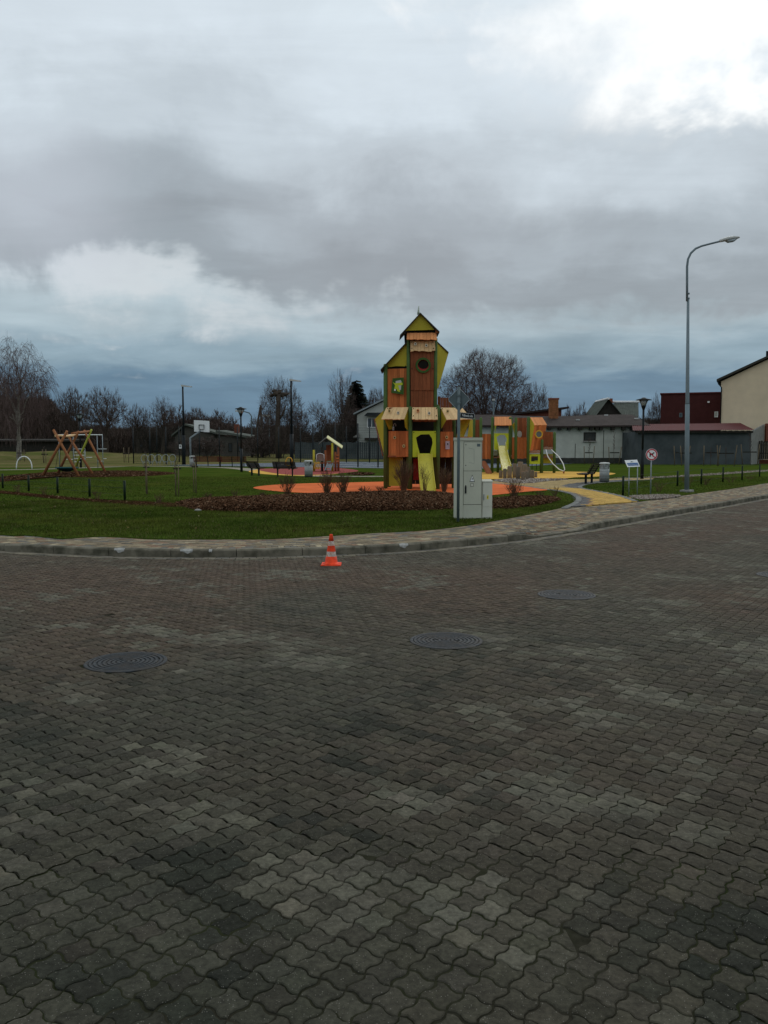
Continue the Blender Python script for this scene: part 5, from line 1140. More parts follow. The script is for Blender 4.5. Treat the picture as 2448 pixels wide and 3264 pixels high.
# cheeks of the awnings
board([Q(1302, 1300, .05), Q(1288, 1336, -.30), Q(1291, 1362, -.05), Q(1302, 1374, .05)], .02, 'cheek_panel', M['olive']); board([Q(1238, 1300, YB), Q(1226, 1336, YB - .3), Q(1239, 1370, YB), Q(1251, 1368, YB), Q(1251, 1338, YB)], .02, 'cheek_panel', M['olive'])
board([Q(1405, 1300, .03), Q(1424, 1337, -.30), Q(1406, 1368, .03)], .02, 'cheek_panel', M['olive'])
# outer kites
board([Q(1231, 1299, YB + .02), Q(1195, 1336, YB + .5), Q(1206, 1380, YB + .5), Q(1224, 1450, YB + .05)], .03, 'wing_panel', M['olive'])
planks(t, Q(1194, 1334, YB + .52), Q(1194, 1334, DB), Q(1223, 1452, DB - .2), Q(1221, 1452, YB + .12), 6, .03, M['plankd'], wav=.02)
board([Q(1466, 1336, YB + .1), Q(1500, 1337, YB - .1), Q(1479, 1392, YB + .1), Q(1455, 1392, YB + .1)], .03, 'wing_panel', M['olive'])
board([Q(1497, 1340, YB + .4), Q(1507, 1338, YB + .6), Q(1507, 1392, YB + .6), Q(1490, 1392, YB + .4)], .03, 'wing_panel', M['olive'])
# lower front panels
planks(t, Q(1238, 1374, YB - .03), Q(1301, 1374, .06), Q(1301, 1456, .06), Q(1238, 1456, YB - .03), 7, .03, M['plank'], wav=.012)
knot(1258, 1395, .34); knot(1287, 1422, .12)
planks(t, Q(1404, 1376, .06), Q(1445, 1376, YB * .6), Q(1445, 1457, YB * .6), Q(1404, 1457, .06), 4, .03, M['plank'], wav=.012); knot(1424, 1394, .15)
planks(t, Q(1412, 1337, .5), Q(1442, 1337, .7), Q(1442, 1378, .7), Q(1412, 1378, .5), 3, .03, M['plankd'])
planks(t, Q(1446, 1392, YB + .3), Q(1505, 1392, YB + .5), Q(1505, 1470, YB + .5), Q(1446, 1470, YB + .3), 5, .03, M['plank'])
q0, q1 = Q(1420, 1432, .10), Q(1434, 1406, .10); nt = MB().hexa([(q0[0], .10, q0[2]), (q1[0], .17, q0[2]), (q1[0], .18, q0[2]), (q0[0], .11, q0[2]), (q0[0], .10, q1[2]), (q1[0], .17, q1[2]), (q1[0], .18, q1[2]), (q0[0], .11, q1[2])]).build('notice_paper', mat('faded_notice_paper', (.40, .33, .36), .8, .2, 25), t)
MB().disc(((q0[0] + q1[0]) / 2, .125, q0[2] * .35 + q1[2] * .65), .03, .002, 8).build('printed_mark', M['black'], nt)
HOLE = [(1326, 1395), (1341, 1385), (1368, 1384), (1377, 1397), (1379, 1412), (1371, 1445), (1338, 1445), (1331, 1420)]
xz = lambda pts, dy: [(lambda q: (q[0], q[2]))(Q(x, y, dy)) for x, y in pts]
panel_hole(xz([(1315, 1374), (1390, 1374), (1390, 1457), (1315, 1457)], .0), xz(HOLE, .0), .03, .0, 'entrance_panel', M['lime'], t)
board([Q(1240, 1458, YB + .3), Q(1284, 1458, YB + .3), Q(1284, 1549, YB + .3), Q(1240, 1549, YB + .3)], .03, 'ground_panel', M['olive'])
planks(t, Q(1284, 1458, DB - .1), Q(1440, 1458, DB - .1), Q(1440, 1543, DB - .1), Q(1284, 1543, DB - .1), 8, .03, M['darkwood'])  # dark boards put the shade below the deck into the colour
# decks
for z0, x0, x1 in ((1452, 1232, 1440), (1300, 1236, 1390)):
    a, b = Q(x0, z0, YB), Q(x1, z0, YB); MB().box(a[0] + .05, b[0], .34, DB, a[2] - .06, a[2]).build('deck', M['plankd'], t)
planks(t, Q(1236, 1302, DB - .15), Q(1446, 1302, DB - .15), Q(1446, 1458, DB - .15), Q(1236, 1458, DB - .15), 12, .03, M['darkwood'], gap=.0)  # inner back wall, dark colour imitates the shade indoors
for px_ in (1236, 1446): planks(t, Q(px_, 1340, YB + .35), Q(px_, 1340, DB - .15), Q(px_, 1458, DB - .15), Q(px_, 1458, YB + .35), 5, .03, M['darkwood'], gap=.0)  # inner side walls added to darken the inside, shade painted as dark wood
# white periscope pipe in the opening
a = Q(1254, 1372, .5); MB().tube([a, a + (.0, 0, .14)], .035, 8).tube([a + (0, 0, .14), a + (.01, 0, .22), a + (.05, 0, .26), a + (.09, 0, .22), a + (.09, 0, .15)], .014, 6).build('speaking_tube', M['lamphead'], t)
# the slide
sa0, sa1, sb0, sb1 = Q(1333, 1446, -.02), Q(1375, 1446, -.02), Q(1342, 1568, -1.75), Q(1388, 1568, -1.75)
def chute(sa0, sa1, sb0, sb1, name, m, parent, side=.14):
    mb = MB(); P_ = []; n = 8
    for i in range(n + 1):
        u = i / n; a, b = lerp(sa0, sb0, u), lerp(sa1, sb1, u); dz = -.12 * math.sin(math.pi * u) * (1 if u > .0 else 0); lf_ = np.array([0, 0, max(dz, -.2)])
        a, b = a + lf_, b + lf_; P_.append([a + (0, 0, side), a + (-.02, 0, side), a + (-.02, 0, -.05), b + (.02, 0, -.05), b + (.02, 0, side), b + (0, 0, side), b + (-.0, 0, .0), a + (.0, 0, .0)])
    V = [p for r in P_ for p in r]; mb.add(V, [(i * 8 + k, i * 8 + (k + 1) % 8, (i + 1) * 8 + (k + 1) % 8, (i + 1) * 8 + k) for i in range(n) for k in range(8)] + [tuple(range(8)), tuple(range(n * 8, n * 8 + 8))]); return mb.build(name, m, parent)
chute(sa0, sa1, sb0, sb1, 'slide', M['slide'], t)
for px, py, dy in ((1319, 1378, -.004), (1387, 1379, -.004), (1236, 1302, .35), (1297, 1302, .1), (1318, 1302, -.1), (1391, 1302, -.1), (1410, 1303, -.06), (1312, 1090, .12), (1380, 1090, .12), (1313, 1110, .08), (1382, 1110, .08), (1313, 1175, .19), (1380, 1175, .19), (1236, 1168, YB - .02), (1293, 1167, .28), (1318, 1325, -.34), (1391, 1325, -.34)):
    MB().disc(Q(px, py, dy - .01), 1.7 * s_, .012, 8).build('bolt', M['black'], t)
# red panel under the deck
a, b = Q(1318, 1462, DB - .3), Q(1335, 1530, DB - .3); MB().box(a[0], b[0], DB - .3, DB - .25, b[2], a[2]).build('inner_panel', M['redplastic'], t)

# ================================================================== the second play structure with its slide
f = Frame(1640, 1508); t = thing('play_castle', 'low wooden play structure with orange roofs, round window and yellow slide', 'play structure', (*f.o[:2], GZ)); s_ = f.Y / F; r0 = 4.6 * s_
for px, yt, dy in ((1511, 1330, .4), (1533, 1330, 0), (1570, 1328, 0), (1626, 1329, 0), (1645, 1330, -.3), (1684.6, 1328, -.2), (1727, 1332, .6), (1768, 1376, 0), (1588, 1420, .8), (1570, 1330, 1.6), (1630, 1330, 1.6), (1728, 1400, -.1)):
    q = f(px, yt, dy); MB().tube([(q[0], dy, -.03), (q[0], dy, q[2] - .08), (q[0], dy, q[2])], [r0, r0, r0 * .5], 10).build('post', M['post'], t)
planks(t, Q(1576, 1328, .1), Q(1629, 1328, .1), Q(1631, 1355, -.5), Q(1576, 1355, -.5), 7, .04, M['planko'], wav=.02)
planks(t, Q(1690, 1330, .0), Q(1729, 1330, .5), Q(1744, 1354, .3), Q(1704, 1355, -.5), 6, .04, M['planko'], wav=.02)
planks(t, Q(1534, 1383, .1), Q(1565, 1383, .1), Q(1565, 1463, .1), Q(1534, 1463, .1), 5, .04, M['plank'], wav=.02)
planks(t, Q(1632, 1394, .0), Q(1679, 1394, .0), Q(1679, 1462, .0), Q(1632, 1462, .0), 6, .04, M['plank'], wav=.03, wtop=.03)
planks(t, Q(1648, 1332, 1.1), Q(1679, 1332, 1.1), Q(1679, 1402, 1.1), Q(1648, 1402, 1.1), 4, .04, M['plankd'])
planks(t, Q(1704, 1354, -.42), Q(1743, 1354, .3), Q(1728, 1436, .3), Q(1691, 1436, -.3), 5, .04, M['plank'], wav=.02)
planks(t, Q(1730, 1375, .2), Q(1763, 1377, .2), Q(1763, 1425, .2), Q(1730, 1425, .2), 4, .04, M['plankd'], wav=.02)
planks(t, Q(1513, 1338, .5), Q(1530, 1338, .5), Q(1530, 1400, .5), Q(1513, 1400, .5), 3, .04, M['plankd'])
for pts in ([(1690, 1331, -.25), (1704, 1354, -.45), (1690, 1434, -.28), (1687, 1434, -.22)], [(1643, 1342, -.2), (1633, 1354, -.1), (1638, 1375, -.1), (1644, 1400, -.25)], [(1576, 1354, .1), (1582, 1356, -.3), (1578, 1384, .1)], [(1628, 1354, .1), (1622, 1356, -.3), (1627, 1384, .1)]):
    board([Q(x, y, d) for x, y, d in pts], .04, 'side_panel', M['olive'] if pts[0][0] > 1600 else M['lime'])
c = Q(1718, 1384, -.28); rr_ = MB().ring(c, 12.8 * s_, 9.3 * s_, .06, 24, .95).build('window_ring', M['yellowm'], t); MB().disc(c + (0, .02, 0), 9.2 * s_, .01, 20, .95).build('window_opening', M['signback'], rr_)
c = Q(1656, 1384, 1.05); MB().disc(c, 11 * s_, .02, 20, .7).build('round_window', M['housew'], t)
panel_hole(xz([(1575, 1381), (1623, 1381), (1623, 1434), (1575, 1434)], -.02), xz([(1583, 1393), (1594, 1386), (1609, 1386), (1616, 1400), (1611, 1420), (1588, 1420)], -.02), .04, -.02, 'entrance_panel', M['lime'], t)
panel_hole(xz([(1687, 1447), (1722, 1447), (1722, 1479), (1687, 1479)], -.1), xz([(1693, 1455), (1715, 1455), (1715, 1466), (1693, 1471)], -.1), .04, -.1, 'barred_panel', M['lime'], t)
for x in (1697, 1701, 1705, 1709, 1713): a, b = Q(x, 1454, -.1), Q(x, 1471, -.1); MB().tube([a, b], .018, 5).build('bar', M['black'], t)
board([Q(1732, 1447, .7), Q(1762, 1447, .7), Q(1762, 1477, .7), Q(1732, 1477, .7)], .04, 'back_panel', M['olive'])
for x0, x1, y0, y1, dy in ((1688, 1722, 1436, 1445, -.2), (1730, 1766, 1425, 1433, 0), (1534, 1766, 1452, 1460, .5)):
    a, b = Q(x0, y1, dy), Q(x1, y0, dy); MB().box(a[0], b[0], dy, dy + 1.2, a[2], b[2]).build('deck', mat('pinkish_deck', (.30, .17, .12), .8, .25, 8), t)
chute(Q(1588, 1421, -.05), Q(1611, 1421, -.05), Q(1601, 1497, -3.2), Q(1629, 1494, -3.2), 'slide', M['slide'], t, .22)
MB().tube([Q(1541, 1476, -.3), Q(1551, 1492, -.8), Q(1559, 1508, -1.3), Q(1562, 1524, -2.0)], .17, 10).build('brown_slide', M['plankd'], t)
MB().tube([Q(1740, 1433, -.1), Q(1746, 1455, -.3), Q(1762, 1478, -.6), Q(1782, 1496, -.9), Q(1797, 1502, -1.0), Q(1800, 1496, -1.0), Q(1795, 1478, -.8), Q(1782, 1456, -.4), Q(1757, 1433, -.1)], .030, 8).build('climbing_loop', M['white'], t)
a = Q(1797, 1502, -1.0); MB().tube([a, (a[0], a[1], -.02)], .05, 8).build('loop_foot', M['plankd'], t)
for x in (1696, 1710): a, b = Q(x, 1479, -.1), Q(x, 1497, -.1); MB().tube([a, b], .02, 5).build('hanging_chain', M['black'], t)
q0, q1 = Q(1574, 1456, .5), Q(1586, 1436, .5); MB().box(q0[0], q1[0], .5, .53, q0[2], q1[2]).build('grey_panel', M['galv'], t)

# ---- log stumps
ST = [(1596, 1500, 1524, 12), (1609, 1494, 1527, 12), (1624, 1486, 1525, 15), (1640, 1478, 1523, 13), (1658, 1472, 1520, 18), (1651, 1487, 1529, 14), (1672, 1480, 1523, 18), (1667, 1503, 1533, 13), (1684, 1488, 1526, 11), (1696, 1499, 1525, 14), (1708, 1504, 1522, 9), (1680, 1501, 1530, 10)]
lab = ['short grey log stump at the left end of the stump group', 'second grey stump from the left in the stump group', 'thick mid-height stump standing right of two short ones', 'tall grey stump left of the tallest', 'tallest grey log stump at the back of the group', 'stump in front of the tallest one', 'wide tall stump right of the tallest one', 'low front stump closest to the gravel', 'thin stump near the right of the group', 'short wide stump second from the right', 'thin short stump at the right end of the group', 'low stump tucked behind the front one']
for (x, yt, yb, w), lb in zip(ST, lab):
    f = Frame(x, yb); h = f(x, yt)[2]; r = w / 2 * f.Y / F; t = thing('log_stump', lb, 'stump', (*f.o[:2], GZ - .03), rng.random() * 6, 'upright grey log stumps')
    MB().lathe([(r * 1.03, 0), (r, h * .4), (r * .98, h * .97), (r * .90, h + .03)], 14, (0, 0, 0), smooth=True).build('trunk', M['stump'], t); MB().lathe([(r * .86, h + .03), (r * .5, h + .036), (.01, h + .034)], 14).build('cut_face', M['log'], t)

# ================================================================== buildings
def wall_box(t, x0, x1, y0, y1, z0, z1, m, name='wall'): return MB().box(x0, x1, y0, y1, z0, z1).build(name, m, t)
def B(px, py, Y, o): return A(px, py, Y) - o
def BR(px, py, o, phi, dy=0.0):
    d = ray(px, py); n = np.array([math.sin(phi), math.cos(phi), 0]); c = np.array([0, 0, CH]); tt = (n @ (o - c) + dy) / (n @ d); r = c + tt * d - o
    return np.array([r @ np.array([math.cos(phi), -math.sin(phi), 0]), dy, r[2]])
def facing(px, Y, z=GZ):
    o = np.array([*at_depth(px, Y)[:2], z]); return o, math.atan2(o[0], o[1])
def window(t, x0, x1, z0, z1, y, mf, mg, fr=.07, mull=True, name='window'):
    mb = MB()
    for a0, a1, b0, b1 in ((x0, x1, z1 - fr, z1), (x0, x1, z0, z0 + fr), (x0, x0 + fr, z0 + fr, z1 - fr), (x1 - fr, x1, z0 + fr, z1 - fr)): mb.box(a0, a1, y - .05, y + .05, b0, b1)
    if mull: mb.box((x0 + x1) / 2 - fr / 3, (x0 + x1) / 2 + fr / 3, y - .04, y + .04, z0 + fr, z1 - fr)
    w = mb.build(name, mf, t); MB().box(x0 + fr * .5, x1 - fr * .5, y - .015, y + .0, z0 + fr * .5, z1 - fr * .5).build('pane', mg, w); return w

# long grey shed with bitumen roof
YS = 82.0; o = np.array([*at_depth(1900, YS)[:2], GZ]); t = thing('shed', 'long grey block shed with a sagging dark bitumen roof', 'shed', o)
xl, xr = B(1500, 1400, YS, o)[0], B(2034, 1400, YS, o)[0]; ze = B(1900, 1362, YS, o)[2]; DS = 7.0
wall_box(t, xl, xr, 0, DS, .55, ze, M['render_g']); wall_box(t, xl - .03, xr + .03, -.05, DS, -.3, .55, M['plinth'], 'plinth')
zr = B(1950, 1322, YS + 5.5, o)[2]
nS = 14; V = []
for i in range(nS + 1):
    u = i / nS; x = xl - .6 + (xr - xl + 1.6) * u; sag = .06 * math.sin(u * 9) - .10 * math.sin(math.pi * u)
    V += [(x, -.55, ze + .02 + sag * .4), (x, -.55, ze + .18 + sag * .4), (x, 5.5, zr + sag), (x, 9.5, ze + .4)]
k = 4; MB().add(V, [(i * k + j, i * k + (j + 1) % k, (i + 1) * k + (j + 1) % k, (i + 1) * k + j) for i in range(nS) for j in range(k)] + [(0, 1, 2, 3), (nS * k, nS * k + 3, nS * k + 2, nS * k + 1)]).build('roof', M['felt'], t)
for px in (1752, 1785, 1815, 1850, 1885, 1903, 1917, 1954, 1988, 2015): q = B(px, 1364, YS - .4, o); MB().box(q[0] - .16, q[0] + .16, -.5, .02, ze - .28, ze + .02).build('rafter_end', M['darkwood'], t)
a, b = B(1860, 1405, YS, o), B(1899, 1378, YS, o); window(t, a[0], b[0], a[2], b[2], -.03, M['darkwood'], M['oldglass'], .09, False); MB().box(a[0] - .06, b[0] + .06, -.16, -.01, a[2] - .12, a[2]).build('sill', M['concrete'], t)
for px in (1834, 1924, 2026): q = B(px, 1400, YS, o); MB().box(q[0] - .03, q[0] + .03, -.015, .0, .55, ze - .3 if px > 1900 else ze * .55).build('crack' if px < 1900 else 'pilaster_joint', M['plinth'], t)
for px, py in ((1842, 1338), (1824, 1344), (1933, 1341), (2028, 1334), (1932, 1323)): q = B(px, py, YS + 2.5, o); MB().box(q[0] - .18, q[0] + .18, q[1] - .1, q[1] + .1, q[2] - .06, q[2] + .06).build('roof_patch', M['lamphead'], t)
# chimney standing in front of the red house, behind the shed's eaves
o2 = np.array([*at_depth(1766, YS + 4)[:2], GZ]); t = thing('brick_chimney', 'weathered orange brick chimney rising through the shed roof', 'chimney', o2)
a, b = B(1752, 1352, YS + 4, o2), B(1781, 1270, YS + 4, o2); w_ = b[0] - a[0]; nb = 30; hz_ = b[2] / nb
MB().box(a[0] + .04, b[0] - .04, .04, .86, 0, b[2] - .02).build('core', M['brickc'], t)
z_ = a[2] - .3; row = 0; me_cache = {}
while z_ < b[2] - .1:
    nbk = 4; bl = w_ / nbk; xs_ = [a[0] + (i - (.5 if row % 2 else 0)) * bl for i in range(nbk + (1 if row % 2 else 0))]
    for x in xs_:
        x0, x1 = max(x, a[0]), min(x + bl, b[0])
        if x1 - x0 > .05: MB().box(x0 + .012, x1 - .012, -.0 - rng.uniform(0, .015), .1, z_ + .008, z_ + .115).build('brick', M['brickc'], t)
    row += 1; z_ += .125
MB().box(a[0] - .05, b[0] + .05, -.05, .92, b[2] - .12, b[2] + .05).build('cap', M['brickw'], t)
# red building behind
YR = 90.0; o = np.array([*at_depth(1720, YR)[:2], GZ]); t = thing('brick_building', 'low red brick building with a sloping dark roof behind the shed', 'building', o)
q = [B(1600, 1327, YR, o), B(1790, 1304, YR, o)]
MB().prism([(q[0][0], 0, -.2), (q[1][0], 0, -.2), (q[1][0], 0, q[1][2]), (q[0][0], 0, q[0][2])], (0, 8, 0)).build('wall', M['brickw'], t)
MB().prism([(q[0][0] - .4, -.5, q[0][2] - .02), (q[1][0] + .7, -.5, q[1][2] + .06), (q[1][0] + .7, -.5, q[1][2] + .26), (q[0][0] - .4, -.5, q[0][2] + .16)], (0, 9, 0)).build('roof', M['felt'], t)
# old house with fibre cement roof
YO = 98.0; o = np.array([*at_depth(1965, YO)[:2], GZ]); t = thing('old_house', 'old dark timber house with grey corrugated roof and white ridge caps', 'house', o)
g0, ga, g1 = B(1896, 1330, YO, o), B(1937, 1275, YO, o), B(1985, 1330, YO, o)
MB().prism([(g0[0], 0, -.2), (g1[0], 0, -.2), (g1[0], 0, g1[2]), (ga[0], 0, ga[2]), (g0[0], 0, g0[2])], (0, 6, 0)).build('wall', M['darkwood'], t)
def corr(t, p00, p10, p11, p01, n, amp, m, name='roof', th=.05):
    """corrugated sheet between eave p00-p10 and ridge p01-p11"""
    p00, p10, p11, p01 = [np.array(p, float) for p in (p00, p10, p11, p01)]; nr = np.cross(p10 - p00, p01 - p00); nr /= np.linalg.norm(nr); nr = nr if nr[2] > 0 else -nr; V = []; nn = n * 4
    for i in range(nn + 1):
        u = i / nn; d = nr * amp * math.sin(2 * math.pi * n * u); V += [lerp(p00, p10, u) + d, lerp(p01, p11, u) + d]
    return MB().add(V, [(2 * i, 2 * i + 2, 2 * i + 3, 2 * i + 1) for i in range(nn)]).build(name, m, t, fix=False)
rb = (0, 6, 0)
corr(t, g1 + (.35, -.4, -.35), g1 + (.35, 6, -.35), ga + (0, 6, .12), ga + (0, -.4, .12), 12, .03, M['asbestos']); corr(t, g0 + (-.35, -.4, -.35), g0 + (-.35, 6, -.35), ga + (0, 6, .12), ga + (0, -.4, .12), 12, .03, M['asbestos'])
e0, e1_, r1, r0_ = B(1990, 1332, YO + 1, o), B(2036, 1332, YO + 1, o), B(2035, 1283, YO + 5, o), B(1955, 1285, YO + 5, o)
corr(t, B(1960, 1332, YO + 1, o), e1_, r1, r0_, 14, .035, M['asbestos']); MB().box(e0[0] - 1.5, e1_[0] - .2, 1.6, 8, -.2, e0[2]).build('wing_wall', M['darkwood'], t)
MB().prism([e1_ + (-.15, .3, -.2), e1_ + (-.15, 8, -.2), r1 + (-.15, 0, -.05)], (.1, 0, 0)).build('gable_board', M['darkwood'], t)
MB().tube([r0_ + (-.6, 0, .15), r1 + (.1, 0, .08)], .16, 6).build('ridge_cap', M['white'], t); MB().tube([ga + (0, -.4, .16), ga + (0, 5.5, .1)], .14, 6).build('ridge_cap', M['white'], t)
a, b = B(1921, 1300, YO + 4, o), B(1953, 1270, YO + 4, o); MB().box(a[0], b[0], 4, 5, a[2], b[2]).build('chimney', M['brickw'], t)
# dark shed with red roof
YD = 77.0; o = np.array([*at_depth(2210, YD)[:2], GZ]); t = thing('garage', 'dark grey block garage with a low red corrugated roof', 'garage', o)
xl, xr = B(2033, 1400, YD, o)[0], B(2394, 1400, YD, o)[0]; ze = B(2200, 1376, YD, o)[2]; DG = 6.0
wall_box(t, xl, xr, 0, DG, -.2, ze, M['render_d'])
zr = B(2250, 1354, YD + DG, o)[2] + .05
corr(t, (xl - .6, -.4, ze + .10), (xr + .1, -.4, ze + .16), (xr + 1.55, DG, zr + .12), (xl + 1.2, DG, zr), 60, .035, M['redroof'])
MB().box(xl - .3, xr + .05, -.30, -.18, ze - .12, ze + .06).build('eave_beam', M['darkwood'], t)
for px in np.linspace(2060, 2385, 18): q = B(px, 1373, YD, o); MB().box(q[0] - .05, q[0] + .05, -.38, .3, ze + .0, ze + .10).build('rafter_end', M['darkwood'], t)
gx = B(2437, 1360, YD + DG, o)[0]
MB().prism([(xr + .02, .02, -.2), (gx, DG, -.2), (gx, DG, zr), (xr + .02, .02, ze)], (-.12, .05, 0)).build('end_wall', mat('pale_rough_render', (.27, .27, .25), .95, .18, 2.5, .4, 15), t)
q0, q1 = B(2438, 1360, YD + DG, o), B(2444, 1410, YD + DG, o); MB().box(q0[0], q1[0], DG - .3, DG, q1[2], q0[2] + .3).build('end_post', M['brickw'], t)
# boundary wall and dark picket fence at the right
o = np.array([*at_depth(2420, 80)[:2], GZ]); t = thing('garden_wall', 'pale garden wall with a brick base right of the garage', 'wall', o)
a, b = B(2395, 1466, 80, o), B(2418, 1402, 80, o); wall_box(t, a[0], b[0], 1.2, 1.5, a[2], b[2], M['cream'], 'panel'); wall_box(t, a[0], a[0] + 6, 1.0, 1.6, -.2, a[2], M['brickw'], 'brick_base')
t = thing('picket_fence', 'dark brown picket fence at the right edge of the photo', 'fence', o)
for i in range(18):
    a = B(2417, 1463, 80, o); x = a[0] + i * .21; h = B(2417, 1405, 80, o)[2] + .05 * math.sin(i * 2.1); MB().prism([(x, 0, a[2]), (x + .17, 0, a[2]), (x + .17, 0, h - .06), (x + .085, 0, h), (x, 0, h - .06)], (0, .03, 0)).build('picket', M['darkwood'], t)
for z in (.5, 1.3): MB().box(a[0], a[0] + 3.8, .04, .08, a[2] + z, a[2] + z + .08).build('rail', M['darkwood'], t)
# maroon building
YM = 93.0; o, phi = facing(2200, YM); t = thing('metal_building', 'tall plain maroon sheet metal building between garage and cream house', 'building', o, -phi)
a, b = BR(2107, 1256, o, phi), BR(2302, 1250, o, phi); wall_box(t, a[0], b[0], 0, 8, -.2, a[2], M['maroon'])
nb = 64; w_ = (b[0] - a[0]) / nb; mb = MB()
for i in range(nb): mb.box(a[0] + (i + .3) * w_, a[0] + (i + .55) * w_, -.025, .005, .1, a[2] - .02)
mb.build('sheet_rib', M['maroon'], t); MB().box(a[0] - .1, b[0] + .1, -.15, 8.1, a[2] - .03, a[2] + .10).build('roof_edge', M['redroof'], t)
a, b = BR(2277, 1330, o, phi), BR(2289, 1312, o, phi); window(t, a[0], b[0], a[2], b[2], -.04, M['white'], M['housew'], .06, False); a, b = BR(2255, 1284, o, phi), BR(2262, 1279, o, phi); MB().box(a[0], b[0], -.2, 0, a[2], b[2]).build('vent', M['white'], t)
a, b = BR(2165, 1330, o, phi), BR(2175, 1316, o, phi); window(t, a[0], b[0], a[2], b[2], -.04, M['signback'], M['glass'], .06, False)
# cream house
YC = 85.0; o, phi = facing(2300, YC); phi += .06; t = thing('cream_house', 'two-storey cream rendered house with a dark roof at the right edge', 'house', o, -phi)
a = BR(2299, 1216, o, phi); sl_ = (1216 - 1141) / (2448 - 2285); ap_ = BR(2560, 1216 - (2560 - 2285) * sl_, o, phi); rx = 2 * ap_[0] - a[0]
MB().prism([(a[0], 0, -.2), (rx, 0, -.2), (rx, 0, a[2]), (ap_[0], 0, ap_[2] - .1), (a[0], 0, a[2])], (0, 10, 0)).build('wall', M['cream'], t)
ev = BR(2285, 1216, o, phi)
MB().prism([(ev[0], -.45, ev[2] - .02), (ap_[0], -.45, ap_[2] - .02), (ap_[0], -.45, ap_[2] + .22), (ev[0], -.45, ev[2] + .20)], (0, 11, 0)).build('roof', M['roofedge'], t)
MB().prism([(2 * ap_[0] - ev[0], -.45, ev[2] - .02), (ap_[0], -.45, ap_[2] - .02), (ap_[0], -.45, ap_[2] + .22), (2 * ap_[0] - ev[0], -.45, ev[2] + .20)], (0, 11, 0)).build('roof', M['roofedge'], t)
MB().tube([ev + (.1, -.4, -.02), ev + (.1, 10, -.02)], .09, 8).build('gutter', M['black'], t)
MB().tube([ev + (.1, -.35, -.05), ev + (.2, -.3, -.3), (a[0] + .05, -.12, a[2] - .6), (a[0] + .05, -.12, -.1)], .055, 8).build('downpipe', M['black'], t)
q = BR(2446, 1143, o, phi); MB().box(q[0] - .15, q[0] + 1.2, .5, 1.5, q[2] - .3, q[2] + .8).build('chimney', M['black'], t)
# pale house behind the tower
YW = 112.0; o = np.array([*at_depth(1255, YW)[:2], GZ]); t = thing('grey_house', 'pale grey gabled house partly hidden by the wooden tower', 'house', o)
c0_, e_, ap_ = B(1138, 1322, YW, o), B(1127, 1322, YW, o), B(1256, 1260, YW, o); rx = 2 * ap_[0] - c0_[0]
MB().prism([(c0_[0], 0, -.2), (rx, 0, -.2), (rx, 0, c0_[2]), (ap_[0], 0, ap_[2] - .1), (c0_[0], 0, c0_[2])], (0, 9, 0)).build('wall', M['housew'], t)
for s in (1, -1):
    ex = ap_[0] + s * (e_[0] - ap_[0]); MB().prism([(ex, -.5, e_[2]), (ap_[0], -.5, ap_[2]), (ap_[0], -.5, ap_[2] + .22), (ex, -.5, e_[2] + .2)], (0, 10, 0)).build('roof', M['galv'], t)
a, b = B(1170, 1364, YW, o), B(1200, 1331, YW, o); window(t, a[0], b[0], a[2], b[2], -.04, M['white'], M['glass'], .12)
a, b = B(1162, 1327, YW, o), B(1210, 1316, YW, o); MB().prism([(a[0], -1.0, a[2]), (a[0] + 4, -1.0, a[2]), (a[0] + 4, 0, b[2]), (a[0] + .4, 0, b[2])], (0, .1, .08)).build('window_canopy', M['black'], t)
a, b = B(1163, 1403, YW, o), B(1215, 1392, YW, o); MB().box(a[0], b[0], -1.2, 0, a[2], a[2] + .3).build('porch_roof', M['felt'], t)
a = B(1125, 1394, YW, o); MB().prism([(a[0], -.8, a[2]), (a[0] + .9, -.8, a[2]), (a[0] + .9, -.8, a[2] + .6)], (0, 1.0, 0)).build('lean_to_roof', M['concrete'], t)
# low houses behind the court
Yh = 118.0; o = np.array([*at_depth(760, Yh)[:2], GZ]); t = thing('low_house', 'low dark house with a pale sloping roof behind the basketball board', 'house', o)
a, b, c_ = B(690, 1372, Yh, o), B(800, 1391, Yh, o), B(690, 1462, Yh, o)
wall_box(t, B(704, 1400, Yh, o)[0], B(792, 1400, Yh, o)[0], 0, 6, -.2, B(750, 1392, Yh, o)[2], M['dimwall'])
MB().prism([a + (0, -.6, 0), b + (0, -.6, 0), b + (0, -.6, -.3), a + (0, -.6, -.3)], (0, 8, .2)).build('roof', M['asbestos'], t)
for px in (728, 760): q0, q1 = B(px, 1440, Yh, o), B(px + 12, 1412, Yh, o); window(t, q0[0], q1[0], q0[2], q1[2], -.04, M['darkwood'], M['glass'], .1)
MB().box(B(734, 1380, Yh, o)[0], B(748, 1380, Yh, o)[0], 3, 4, a[2] - 1, B(740, 1350, Yh, o)[2]).build('chimney', M['brickw'], t)
Yh = 122.0; o = np.array([*at_depth(600, Yh)[:2], GZ]); t = thing('gabled_house', 'dim grey gabled house behind the left half of the court', 'house', o)
a, ap_, b = B(548, 1392, Yh, o), B(592, 1356, Yh, o), B(690, 1384, Yh, o)
MB().prism([(a[0] + .4, 0, -.2), (b[0] - .4, 0, -.2), (b[0] - .4, 0, b[2]), (ap_[0], 0, ap_[2] - .1), (a[0] + .4, 0, a[2])], (0, 8, 0)).build('wall', M['dimwall'], t)
for e in (a, b): MB().prism([e + (0, -.5, 0), ap_ + (0, -.5, 0), ap_ + (0, -.5, .25), e + (0, -.5, .25)], (0, 9, 0)).build('roof', M['asbestos'], t)
q0, q1 = B(640, 1430, Yh, o), B(652, 1412, Yh, o); window(t, q0[0], q1[0], q0[2], q1[2], -.04, M['white'], M['glass'], .1)
